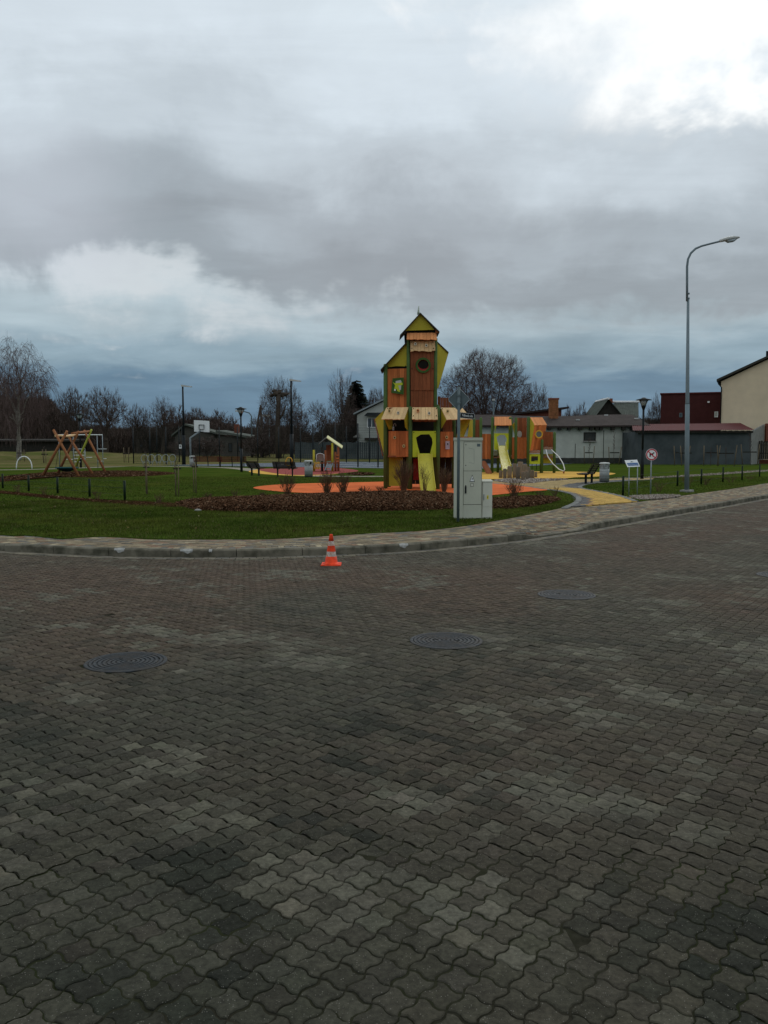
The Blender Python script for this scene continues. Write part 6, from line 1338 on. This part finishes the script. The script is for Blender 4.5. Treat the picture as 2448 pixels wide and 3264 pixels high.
Yh = 112.0; o = np.array([*at_depth(110, Yh)[:2], GZ + .25]); t = thing('barn', 'low dark weathered barn under the birch', 'barn', o)
a, b = B(-60, 1455, Yh, o), B(222, 1408, Yh, o); wall_box(t, a[0], b[0], 0, 5, -.3, b[2], M['darkwood']); MB().prism([(a[0] - .4, -.5, b[2]), (b[0] + .4, -.5, b[2]), (b[0] + .4, -.5, b[2] + .2), (a[0] - .4, -.5, b[2] + .2)], (0, 6.5, .25)).build('roof', M['darkwood'], t)
Yh = 106.0; o = np.array([*at_depth(1080, Yh)[:2], GZ]); t = thing('board_fence', 'dark board fence behind the right part of the court', 'fence', o)
a, b = B(940, 1460, Yh, o), B(1240, 1409, Yh, o); nb = 48; w_ = (b[0] - a[0]) / nb
for i in range(nb): MB().box(a[0] + i * w_ + .01, a[0] + (i + 1) * w_ - .015, 0, .04, -.2, b[2] + rng.normal(0, .05)).build('board', M['render_d'], t)

# ================================================================== trees
class Segs:
    def __init__(s): s.a = []; s.b = []; s.ra = []; s.rb = []
    def add(s, a, b, ra, rb): s.a.append(a); s.b.append(b); s.ra.append(ra); s.rb.append(rb)
    def mesh(s, name, m, parent, sides, rmin=0.0, scl=(1, 1)):
        if not s.a: return None
        k3 = np.array([scl[0], scl[0], scl[1]]); a, b = np.array(s.a) * k3, np.array(s.b) * k3; ra, rb = np.maximum(np.array(s.ra) * scl[1], rmin), np.maximum(np.array(s.rb) * scl[1], rmin); n = len(a)
        t = b - a; t /= np.linalg.norm(t, axis=1)[:, None] + 1e-9
        if sides == 2: up = np.random.default_rng(n).standard_normal((n, 3)) * .6 + np.array([0, 1., 0])
        else: up = np.where(np.abs(t[:, 2:3]) < .9, np.array([[0, 0, 1.]]), np.array([[1., 0, 0]]))
        u = np.cross(t, up); u /= np.linalg.norm(u, axis=1)[:, None] + 1e-9; v = np.cross(t, u)
        if sides == 2:
            V = np.stack([a - u * ra[:, None], a + u * ra[:, None], b + u * rb[:, None], b - u * rb[:, None]], 1).reshape(-1, 3)
            return raw_mesh(name, V, np.arange(4 * n).reshape(-1, 4), 4, m, parent)
        ph = np.arange(sides) * 2 * math.pi / sides; cu, sv = np.cos(ph), np.sin(ph)
        ring = lambda p, r: p[:, None] + r[:, None, None] * (cu[None, :, None] * u[:, None] + sv[None, :, None] * v[:, None])
        V = np.concatenate([ring(a, ra), ring(b, rb)], 1).reshape(-1, 3); k = np.arange(sides); k2 = (k + 1) % sides
        fi = (np.arange(n)[:, None, None] * 2 * sides + np.stack([k, k2, sides + k2, sides + k], 1)[None]).reshape(-1, 4)
        return raw_mesh(name, V, fi, 4, m, parent, smooth=sides > 3)
def crown(seed, npts, cz, rx, rz, fork, r0, shell=.33, flat=0.0, tw=4, twl=.055, droop=0.0, stems=1, asym=0.0, pull=.42, low=0.0, wob=.05):
    """bare tree grown towards points spread through its crown: limbs split towards clusters of points. Unit height, unit width"""
    g = np.random.default_rng(seed); thick, thin = Segs(), Segs()
    v = g.standard_normal((npts * 2, 3)); v /= np.linalg.norm(v, axis=1)[:, None]; rad = g.random(npts * 2) ** shell
    lump = 1 + .13 * np.sin(v[:, 0] * 5 + seed) * np.cos(v[:, 1] * 4 + v[:, 2] * 6 + seed * 2)
    P = v * rad[:, None] * lump[:, None] * np.array([rx, rx, rz]); P[:, 2] = np.where(P[:, 2] < 0, P[:, 2] * (1 - flat), P[:, 2]); P[:, 2] += cz; P[:, 0] += asym * (P[:, 2] - .3)
    P = P[(P[:, 2] > low)][:npts]
    def seg(a, b, ra, rb):
        n = 2 if np.linalg.norm(b - a) > .05 else 1; last = a; L = np.linalg.norm(b - a)
        for k in range(1, n + 1):
            u = k / n; q = a + (b - a) * u + (g.normal(0, wob * L, 3) if k < n else 0); rr0, rr1 = ra + (rb - ra) * (k - 1) / n, ra + (rb - ra) * u
            (thick if rr0 > .0042 else thin).add(last, q, rr0, rr1); last = q
    def rad_(n): return r0 * (n / npts) ** .46
    def node(p, d, pts, depth):
        n = len(pts)
        if n <= 2 or depth > 13:
            for q in pts:
                seg(p, q, rad_(1), rad_(1) * .6); dd = q - p; L = np.linalg.norm(dd) + 1e-6; dd = dd / L
                for k in range(tw):
                    e = dd + g.normal(0, .45, 3) + np.array([0, 0, .35 - droop]); e /= np.linalg.norm(e); st = q - dd * L * g.uniform(0, .6); l = twl * g.uniform(.6, 1.4)
                    m = st + e * l * .5; e2 = e + np.array([0, 0, -droop * 1.2]) + g.normal(0, .15, 3); e2 /= np.linalg.norm(e2); thin.add(st, m, rad_(1) * .55, rad_(1) * .42); thin.add(m, m + e2 * l * (.6 + .6 * droop), rad_(1) * .42, rad_(1) * .25)
            return
        k = 2 if n < 40 or g.random() < .6 else 3
        c = pts[g.choice(n, k, replace=False)]
        for _ in range(3):
            lab = np.argmin(((pts[:, None] - c[None]) ** 2).sum(2), 1); c = np.array([pts[lab == a].mean(0) if (lab == a).any() else c[a] for a in range(k)])
        for a in range(k):
            sub_ = pts[lab == a]
            if len(sub_) == 0: continue
            dirn = sub_.mean(0) - p; L = np.linalg.norm(dirn) + 1e-6; dirn = dirn / L * (1 - .25) + d * .25; t_ = p + dirn * L * pull * g.uniform(.8, 1.15)
            seg(p, t_, min(rad_(len(sub_)) * 1.05, rad_(n)), rad_(len(sub_))); nd = t_ - p; node(t_, nd / (np.linalg.norm(nd) + 1e-9), sub_, depth + 1)
    for s_ in range(stems):
        if stems == 1: sub_ = P; b = np.zeros(3)
        else:
            an = np.arctan2(P[:, 1], P[:, 0]); inner = np.hypot(P[:, 0], P[:, 1]) < rx * .35; lab = np.where(inner, 0, 1 + ((an + math.pi) / (2 * math.pi) * (stems - 1)).astype(int).clip(0, stems - 2)); sub_ = P[lab == s_]; b = np.array([*(sub_.mean(0)[:2] * .10), 0])
        if len(sub_) == 0: continue
        top = np.array([*(sub_.mean(0)[:2] * .30), fork]); seg(b + (0, 0, -.01), lerp(b, top, .5), rad_(len(sub_)) * 1.35, rad_(len(sub_)) * 1.1); seg(lerp(b, top, .5), top, rad_(len(sub_)) * 1.1, rad_(len(sub_))); d = top - b; node(top, d / np.linalg.norm(d), sub_, 0)
    return thick, thin
TREES = {}
def tree(kind, px, Y, ytop, wpx, label, rot=0.0, mb_='bark', mt_='twig', name='bare_tree', group='bare trees in the background', rmin=.008, shift=0.0):
    """a bare tree fitted to a crown height and width: trunk with limbs, crown of twigs. kinds are grown once and shared"""
    x = at_depth(px, Y)[0]; z = max(GZ, field_z(x, Y)) - .1; H = A(px, ytop, Y)[2] - z; Wd = wpx * Y / F
    t = thing(name, label, 'tree', (x, Y, z), rot, group)
    if kind not in TREES:
        th, tw = KINDS[kind](); P_ = np.array(tw.b); hh = np.quantile(P_[:, 2], .997); ww = np.quantile(P_[:, 0], .99) - np.quantile(P_[:, 0], .01); k = (Wd / ww, H / hh)
        a = th.mesh('trunk', M[mb_], t, 6, 0, k); b = tw.mesh('crown', M[mt_], t, 2, rmin, k); TREES[kind] = (a.data, b.data, H, Wd)
    else:
        a, b, H0, W0 = TREES[kind]; t.scale = (Wd / W0, Wd / W0, H / H0)
        for nm, me in zip(('trunk', 'crown'), (a, b)): o_ = bpy.data.objects.new(nm, me); COL.objects.link(o_); o_.parent = t
    return t
KINDS = dict(
 birch=lambda: crown(11, 800, .60, .46, .40, .20, .017, .45, 0, 5, .075, .85, low=.17, pull=.36),
 oak=lambda: crown(5, 520, .62, .5, .36, .30, .030, .40, .2, 11, .07, wob=.09, low=.25),
 oak2=lambda: crown(8, 520, .62, .5, .37, .26, .030, .40, .1, 11, .07, wob=.10, low=.22),
 willow=lambda: crown(23, 2600, .60, .5, .40, .20, .026, .26, .05, 8, .055, .03, stems=5, low=.28, wob=.06),
 round=lambda: crown(31, 800, .56, .5, .44, .10, .016, .34, .0, 9, .08, stems=6, low=.14),
 slim=lambda: crown(41, 450, .62, .46, .38, .30, .016, .5, 0, 8, .075, low=.3, pull=.34),
 bush=lambda: crown(51, 420, .52, .5, .46, .04, .012, .40, 0, 8, .10, stems=7, low=.08),
 leaning=lambda: crown(61, 260, .68, .36, .28, .30, .016, .5, 0, 5, .07, asym=-.9, low=.3),
)
T_ = tree
T_('birch', 60, 92, 1085, 215, 'tall birch with pale trunk and drooping twigs at the left edge', 0, 'barkb', 'twigb', 'birch_tree', rmin=.008)
T_('oak', 238, 128, 1236, 100, 'spreading bare tree just right of the birch', .6); T_('oak2', 338, 126, 1234, 135, 'broad bare tree behind the climbing bars', 0.0)
T_('oak', 441, 138, 1290, 85, 'smaller bare tree left of the tall court floodlight', 2.3); T_('oak2', 519, 132, 1264, 85, 'bare tree behind the row of bike hoops', 2.0)
T_('round', 622, 140, 1300, 90, 'low rounded bare tree behind the basketball board', .4)
T_('willow', 1548, 100, 1119, 252, 'large domed bare willow right of the tower', .9, 'bark', 'twigr', 'willow_tree', rmin=.0075); T_('round', 1706, 112, 1222, 105, 'round reddish bare tree right of the willow', 1.3)
T_('round', 897, 108, 1204, 130, 'upright bare tree around the pollarded trunk', 2.0); T_('slim', 1092, 112, 1186, 84, 'slim tall bare tree left of the spruce', 1.0); T_('leaning', 1078, 110, 1278, 100, 'leaning bare tree bent to the left beside the slim one', 0.0)
T_('round', 1205, 125, 1240, 90, 'hazy bare tree between the spruce and the tower', 3.1); T_('bush', 1850, 100, 1288, 60, 'scrubby bare bush between chimney and old house', .2); T_('bush', 2088, 104, 1262, 62, 'bare bush left of the maroon building', 1.9)
T_('bush', 1810, 104, 1296, 50, 'scrubby bare bush right of the brick chimney', 2.4); T_('bush', 1895, 108, 1284, 50, 'thin bare bush left of the old house gable', 1.1)
T_('slim', 20, 130, 1180, 90, 'slim bare tree behind the birch', .2); T_('oak', 130, 135, 1240, 110, 'bare tree on the wooded rise behind the birch', 4.0)
T_('bush', 560, 140, 1296, 110, 'dark bare thicket behind the tall court floodlight', .9); T_('bush', 700, 138, 1312, 130, 'bare thicket behind the low house', 2.9); T_('bush', 845, 132, 1318, 110, 'bare thicket left of the pollarded tree', .1); T_('bush', 950, 118, 1290, 90, 'bare thicket right of the pollarded tree', 1.6)
T_('bush', 1030, 112, 1330, 100, 'bare thicket behind the small playhouse', 2.2); T_('bush', 1140, 118, 1300, 120, 'bare thicket below the spruce', .7); T_('bush', 1480, 112, 1262, 110, 'bare thicket under the willow, left side', .5); T_('bush', 1620, 112, 1272, 120, 'bare thicket under the willow, right side', 1.5)
T_('bush', 1420, 118, 1290, 80, 'bare thicket close to the tower, right of it', 3.5); T_('bush', 660, 112, 1392, 120, 'bare thicket in front of the gabled house, left of the low house', 1.0); T_('bush', 590, 112, 1398, 100, 'bare thicket in front of the gabled house, near the floodlight', 2.0); T_('bush', 830, 110, 1380, 130, 'bare thicket right of the low house', 3.0)
# pollarded trunk
Y = 106; x = at_depth(888, Y)[0]; t = thing('pollarded_tree', 'stout pollarded trunk with a dark knobby head', 'tree', (x, Y, field_z(x, Y) - .1)); hp = A(888, 1262, Y)[2]
MB().tube([(0, 0, 0), (-.1, 0, hp * .5), (.05, 0, hp * .85), (0, 0, hp)], [.40, .30, .27, .36], 10).build('trunk', M['bark'], t)
mb = MB()
for k in range(14): c = np.array([random.gauss(0, .5), random.gauss(0, .25), hp + random.uniform(-.2, .4)]); mb.tube([c - (.3, 0, .1), c, c + (.3, 0, .12)], [.10, .26, .09], 6)
MB().tube([(.1, 0, hp * .62), (.6, 0, hp * .70), (.9, 0, hp * .82)], [.2, .15, .10], 6).build('limb', M['bark'], t); mb.build('knobby_head', M['bark'], t)
# spruce
Y = 123; x = at_depth(1136, Y)[0]; Hs = A(1136, 1214, Y)[2]; t = thing('spruce_tree', 'dark conical spruce left of the wooden tower', 'tree', (x, Y, GZ))
MB().tube([(0, 0, 0), (0, 0, Hs)], [.25, .03], 8).build('trunk', M['bark'], t)
rs = np.random.default_rng(3); V = []; 
for k in range(1000):
    u = rs.random() ** .7; z = Hs * (1 - .86 * u); L = (.55 + 3.9 * u) * rs.uniform(.75, 1.15); a = rs.uniform(0, 6.283); d = np.array([math.cos(a), math.sin(a), 0]); s = np.array([-d[1], d[0], 0])
    for j in range(9):
        w = (j + .5) / 9; c = np.array([0, 0, z]) + d * L * w + np.array([0, 0, -L * .42 * w + .22 * L * w * w]); q = .20 + .18 * (1 - w)
        for sd in (-1, 1): e = c + s * sd * q * 1.6 + d * .2 + np.array([0, 0, -.12 - rs.random() * .15]); V += [c - d * .1, c + d * .14, e]
V = np.array(V); raw_mesh('crown', V, np.arange(len(V)).reshape(-1, 3), 3, M['needle'], t)
# far wood that reads as one mass of twigs
def wood(label, contour, Y0, Y1, n, cols, wl=(.03, .07)):
    cx_ = [c[0] for c in contour]; px = rng.uniform(cx_[0], cx_[-1], n); Y = rng.uniform(Y0, Y1, n); top = np.interp(px, cx_, [c[1] for c in contour]) + rng.normal(0, 5, n) + 14 * (vnoise(np.stack([px, px * 0], 1) + 500, 34., 6) - .5)
    X = (px - 1224) / F * Y; zt = CH + (YH - top) / F * Y; u = rng.random(n) ** .8; z = GZ + (zt - GZ) * u * .96; L = rng.uniform(.6, 1.7, n); tilt = rng.normal(0, .42, (n, 2)); d = np.stack([tilt[:, 0], tilt[:, 1], np.ones(n)], 1); d /= np.linalg.norm(d, axis=1)[:, None]
    L = np.minimum(L, np.maximum(zt - z, .25) * 1.05); a = np.stack([X, Y, z], 1); w = rng.uniform(*wl, n); sd = np.stack([np.ones(n), rng.normal(0, .3, n), 0 * w], 1) * w[:, None] / 2
    V = np.stack([a - sd, a + sd, a + d * L[:, None] + sd * .25, a + d * L[:, None] - sd * .25], 1).reshape(-1, 3); cc = np.array(cols)[rng.integers(0, len(cols), n)] * (1 + .2 * rng.standard_normal(n))[:, None]
    o_ = raw_mesh('wood', V, np.arange(4 * n).reshape(-1, 4), 4, M['wood'], None, np.repeat(cc.clip(.008, .3), 4, 0)); tag(o_, label, 'wood', None, 'stuff')
BRW = ((.062, .046, .037), (.086, .060, .048), (.050, .041, .033), (.110, .080, .066))
wood('dark brown leafless wood on the rise at the left', [(-260, 1290), (-60, 1280), (0, 1272), (60, 1276), (130, 1268), (170, 1275), (200, 1320), (250, 1352)], 134, 150, 42000, BRW, (.05, .12))
wood('low brown leafless wood along the far edge of the meadow', [(190, 1352), (300, 1362), (420, 1370), (520, 1366), (560, 1352), (620, 1338), (680, 1334), (720, 1348), (760, 1360), (840, 1364), (930, 1368), (1000, 1388), (1050, 1356), (1130, 1340), (1180, 1360), (1240, 1376)], 140, 158, 46000, BRW, (.05, .12))
wood('brown leafless thicket behind the red brick building', [(1380, 1330), (1480, 1322), (1560, 1318), (1640, 1326), (1720, 1330), (1800, 1336), (1880, 1330), (1960, 1336), (2120, 1340)], 116, 130, 26000, BRW, (.04, .09))

# ---- shrubs in the mulch: bundles of bare stems
def shrub(px, yb, yt, wpx, label, n=60, zg=GZ):
    f = Frame(px, yb); h = f(px, yt)[2]; w = wpx / 2 * f.Y / F; t = thing('bare_shrub', label, 'shrub', (*f.o[:2], zg), 0, 'bare shrubs in the mulch'); S = Segs(); S2 = Segs(); R = random.Random(int(px))
    for i in range(n):
        a = R.uniform(0, 6.283); r = R.random() ** .6; b = np.array([.16 * w * math.cos(a), .16 * w * math.sin(a), -.02]); e = np.array([w * r * math.cos(a), w * r * math.sin(a), h * R.uniform(.55, 1.0) * (1 - .25 * r * r)]); m = lerp(b, e, .5) + np.array([-.10 * w * math.cos(a), -.10 * w * math.sin(a), .05 * h]) + np.array([R.gauss(0, .02), R.gauss(0, .02), 0])
        S.add(b, m, .006, .0045); S2.add(m, e, .0045, .002)
        for k in range(3):
            u = R.uniform(.2, .9); q = lerp(m, e, u); L = h * R.uniform(.10, .24); S2.add(q, q + np.array([R.gauss(0, .35) * L + .3 * L * math.cos(a), R.gauss(0, .35) * L + .3 * L * math.sin(a), L]), .003, .0015)
    S.mesh('stem', M['twigs'], t, 4, .0045); S2.mesh('twig', M['twigs'], t, 3, .0032)
shrub(917, 1588, 1509, 62, 'bare shrub at the left end of the orange surface', 55); shrub(1042, 1576, 1497, 66, 'bushy bare shrub in the mulch left of the tower', 80); shrub(1094, 1584, 1500, 56, 'bare shrub right of the bushy one, before the tower', 60)
shrub(663, 1599, 1570, 36, 'small dark shrub tuft near the left staked saplings', 40); shrub(838, 1588, 1566, 30, 'tiny shrub tuft beside the white stone', 30); shrub(752, 1594, 1556, 38, 'sparse shrub in the lawn left of the white stone', 16)
shrub(1287, 1570, 1462, 66, 'dense tall bare shrub before the olive ground panel', 130); shrub(1354, 1572, 1478, 34, 'thin bare shrub in front of the yellow slide', 20); shrub(1415, 1572, 1486, 48, 'bare shrub between the slide and the tall cabinet', 80)
shrub(1160, 1574, 1548, 50, 'low spreading shrub on the mulch left of the tower post', 40); shrub(1212, 1570, 1548, 36, 'low shrub at the foot of the left tower post', 34); shrub(1638, 1592, 1526, 64, 'bare reddish shrub in the lawn right of the cabinets', 60); shrub(1768, 1580, 1548, 40, 'sparse shrub near the bend of the path', 16); shrub(1722, 1584, 1562, 44, 'faint twiggy shrub between cabinets and path', 20)
shrub(508, 1606, 1572, 40, 'sparse shrub at the edge of the mulch near the second sapling', 18); shrub(620, 1606, 1580, 30, 'sparse shrub at the edge of the mulch near the third sapling', 16)
shrub(310, 1596, 1560, 40, 'wispy shrub by the left wire fence, fourth post', 14); shrub(140, 1580, 1548, 40, 'wispy shrub by the left wire fence, second post', 14); shrub(60, 1571, 1540, 40, 'wispy shrub by the left wire fence, first post', 14)
for i, (px, yb, yt) in enumerate(((2100, 1567, 1530), (2190, 1553, 1515), (2250, 1546, 1512), (2330, 1538, 1508), (2390, 1528, 1503))): shrub(px, yb, yt, 60, 'wispy shrub under the right wire fence, ' + ['left of the tall lamp', 'just right of the tall lamp', 'between second and third post', 'between fourth and fifth post', 'near the last posts'][i], 16)

# ---- staked saplings
def sapling(px, yb, yt, stakes, ytop_s, ybar, label, dy=0.3):
    f = Frame(px, yb); t = thing('staked_sapling', label, 'sapling', (*f.o[:2], GZ), 0, 'young trees tied to stakes'); h = f(px, yt)[2]; tops = []; R = random.Random(px)
    zs = f(px, ytop_s)[2]; zb = f(px, ybar)[2]; k = f.Y / F
    for i, (sx, lean) in enumerate(stakes):
        x = (sx - px) * k; r = .016 if f.Y < 40 else .035; y_ = dy * (-1 if i % 2 else 1); MB().tube([(x, y_, -.03), (x + lean * k, y_, zs)], r, 7).build('stake', M['stake'], t); tops.append((x + lean * k * .8, y_))
    r = .012 if f.Y < 40 else .03
    for i in range(len(tops) - 1): MB().box(min(tops[i][0], tops[i + 1][0]), max(tops[i][0], tops[i + 1][0]), -.02 + tops[i][1] * .2, .02 + tops[i][1] * .2, zb - r * 1.6 - .03 * i, zb + r * 1.6 - .03 * i).build('tie_bar', M['darkwood'], t)
    S, S2 = Segs(), Segs(); rr = .012 if f.Y < 40 else .025; p = np.array([0, 0, -.03]); d = np.array([0, 0, 1.])
    for i in range(8):
        q = p + (d + np.array([R.gauss(0, .06), R.gauss(0, .06), 0])) * h / 8; S.add(p, q, rr * (1 - i / 10), rr * (1 - (i + 1) / 10))
        if i >= 3:
            for j in range(4): a = R.uniform(0, 6.283); L = h * R.uniform(.10, .22); e = q + np.array([math.cos(a) * .35, math.sin(a) * .35, .9]) * L; S2.add(q, e, rr * .35, rr * .15); S2.add(lerp(q, e, .5), lerp(q, e, .5) + np.array([math.cos(a + 1) * .4, math.sin(a + 1) * .4, .6]) * L * .5, rr * .25, rr * .12)
        p = q
    S.mesh('trunk', M['bark'], t, 6); S2.mesh('twig', M['twig'], t, 3, .003 if f.Y < 40 else .008)
sapling(467, 1574, 1448, [(458, -1), (478, -1)], 1478, 1489, 'staked sapling on the left lawn, leftmost of the three'); sapling(563, 1581, 1452, [(553, -1), (577, 1)], 1483, 1494, 'staked sapling on the left lawn, middle of the three'); sapling(624, 1571, 1450, [(612, -1), (632, -1)], 1477, 1488, 'staked sapling right of the other two on the left lawn')
for px, yb, yt, st, ys, yb2, lb in ((1877, 1481, 1404, [(1866, -2), (1887, 3)], 1422, 1443, 'staked sapling below the shed window'), (1958, 1481, 1388, [(1946, -3), (1968, 8)], 1424, 1443, 'staked sapling against the right part of the shed wall'),
        (2172, 1485, 1430, [(2156, -4), (2168, -6), (2196, 8)], 1421, 1443, 'staked sapling left of the tall street lamp before the garage'), (2265, 1485, 1432, [(2249, -1), (2280, 8)], 1420, 1443, 'staked sapling before the middle of the garage wall'), (2314, 1486, 1432, [(2296, -6), (2333, 8)], 1419, 1445, 'staked sapling right of the garage centre'), (2392, 1482, 1395, [(2373, -7), (2407, 6)], 1416, 1441, 'staked sapling at the right corner of the garage'),
        (65, 1476, 1430, [(54, -1), (84, -1)], 1432, 1444, 'staked sapling in the dry meadow under the birch'), (142, 1480, 1430, [(134, -3), (152, 1)], 1432, 1448, 'staked sapling in the meadow left of the swing'), (402, 1478, 1440, [(392, -1), (414, 2)], 1426, 1446, 'staked sapling in the meadow left of the court corner')):
    sapling(px, yb, yt, st, ys, yb2, lb, .4)

# ---- far street lamps and a wooden pole
for px, Y, yt, arm, lb in ((803, 120, 1312, -1, 'distant street lamp with hooked arm behind the court'), (1572, 92, 1275, 0, 'thin distant lamp post in front of the willow')):
    x = at_depth(px, Y)[0]; h = A(px, yt, Y)[2] - GZ; t = thing('far_street_lamp', lb, 'street lamp', (x, Y, GZ), 0, 'distant street lamps'); pts = [(0, 0, 0), (0, 0, h * .9), (arm * .3, 0, h * .97), (arm * 1.0, 0, h), (arm * 1.8, 0, h * 1.01)] if arm else [(0, 0, 0), (0, 0, h)]
    MB().tube(pts, .09, 6).build('pole', M['signback'], t); e = np.array(pts[-1]); MB().box(e[0] - (.5 if arm else .14), e[0] + .14, -.15, .15, e[2] - .08, e[2] + .12).build('lamp_head', M['lamphead'], t)
for px, Y, yt, lb in ((921, 120, 1256, 'distant lamp head peeping behind the right court floodlight'), (850, 116, 1326, 'distant low lamp head left of the pollarded tree')):
    x = at_depth(px, Y)[0]; h = A(px, yt, Y)[2] - GZ; t = thing('far_street_lamp', lb, 'street lamp', (x, Y, GZ), 0, 'distant street lamps'); MB().tube([(.4, 0, 0), (.4, 0, h)], .08, 6).build('pole', M['signback'], t); MB().box(-.6, .5, -.15, .15, h - .08, h + .16).build('lamp_head', M['lamphead'], t)
x = at_depth(830, 112)[0]; h = A(833, 1290, 112)[2] - GZ; t = thing('utility_pole', 'wooden utility pole with a slanted brace left of the pollarded tree', 'pole', (x, 112, GZ)); MB().tube([(.3, 0, 0), (.1, 0, h)], [.2, .13], 8).build('pole', M['bark'], t); MB().tube([(-1.2, 0, 0), (.05, 0, h * .96)], [.18, .12], 8).build('brace', M['bark'], t)
# ---- loose stones
for px, py, r, lb, m in ((855, 1590, .085, 'white stone lying on the edge of the mulch bed', 'white'), (631, 1629, .07, 'pale stone in the grass at the left of the mulch bed', 'concrete'), (1388, 1624, .035, 'small white pebble on the mulch left of the cabinet', 'white')):
    p_ = G(px, py); rs = np.random.default_rng(px); mb = MB(); prof = [(r * .5, -.01), (r, r * .2), (r * .9, r * .45), (r * .5, r * .7), (r * .05, r * .78)]; mb.lathe(prof, 10, (0, 0, 0)); mb.v = [(x * 1.35 + rs.normal(0, r * .08), y + rs.normal(0, r * .08), z + rs.normal(0, r * .05)) for x, y, z in mb.v]
    o_ = mb.build('stone', M[m]); o_.location = (p_[0], p_[1], GZ + (.03 if px == 855 else .0)); tag(o_, lb, 'stone', 'loose stones')
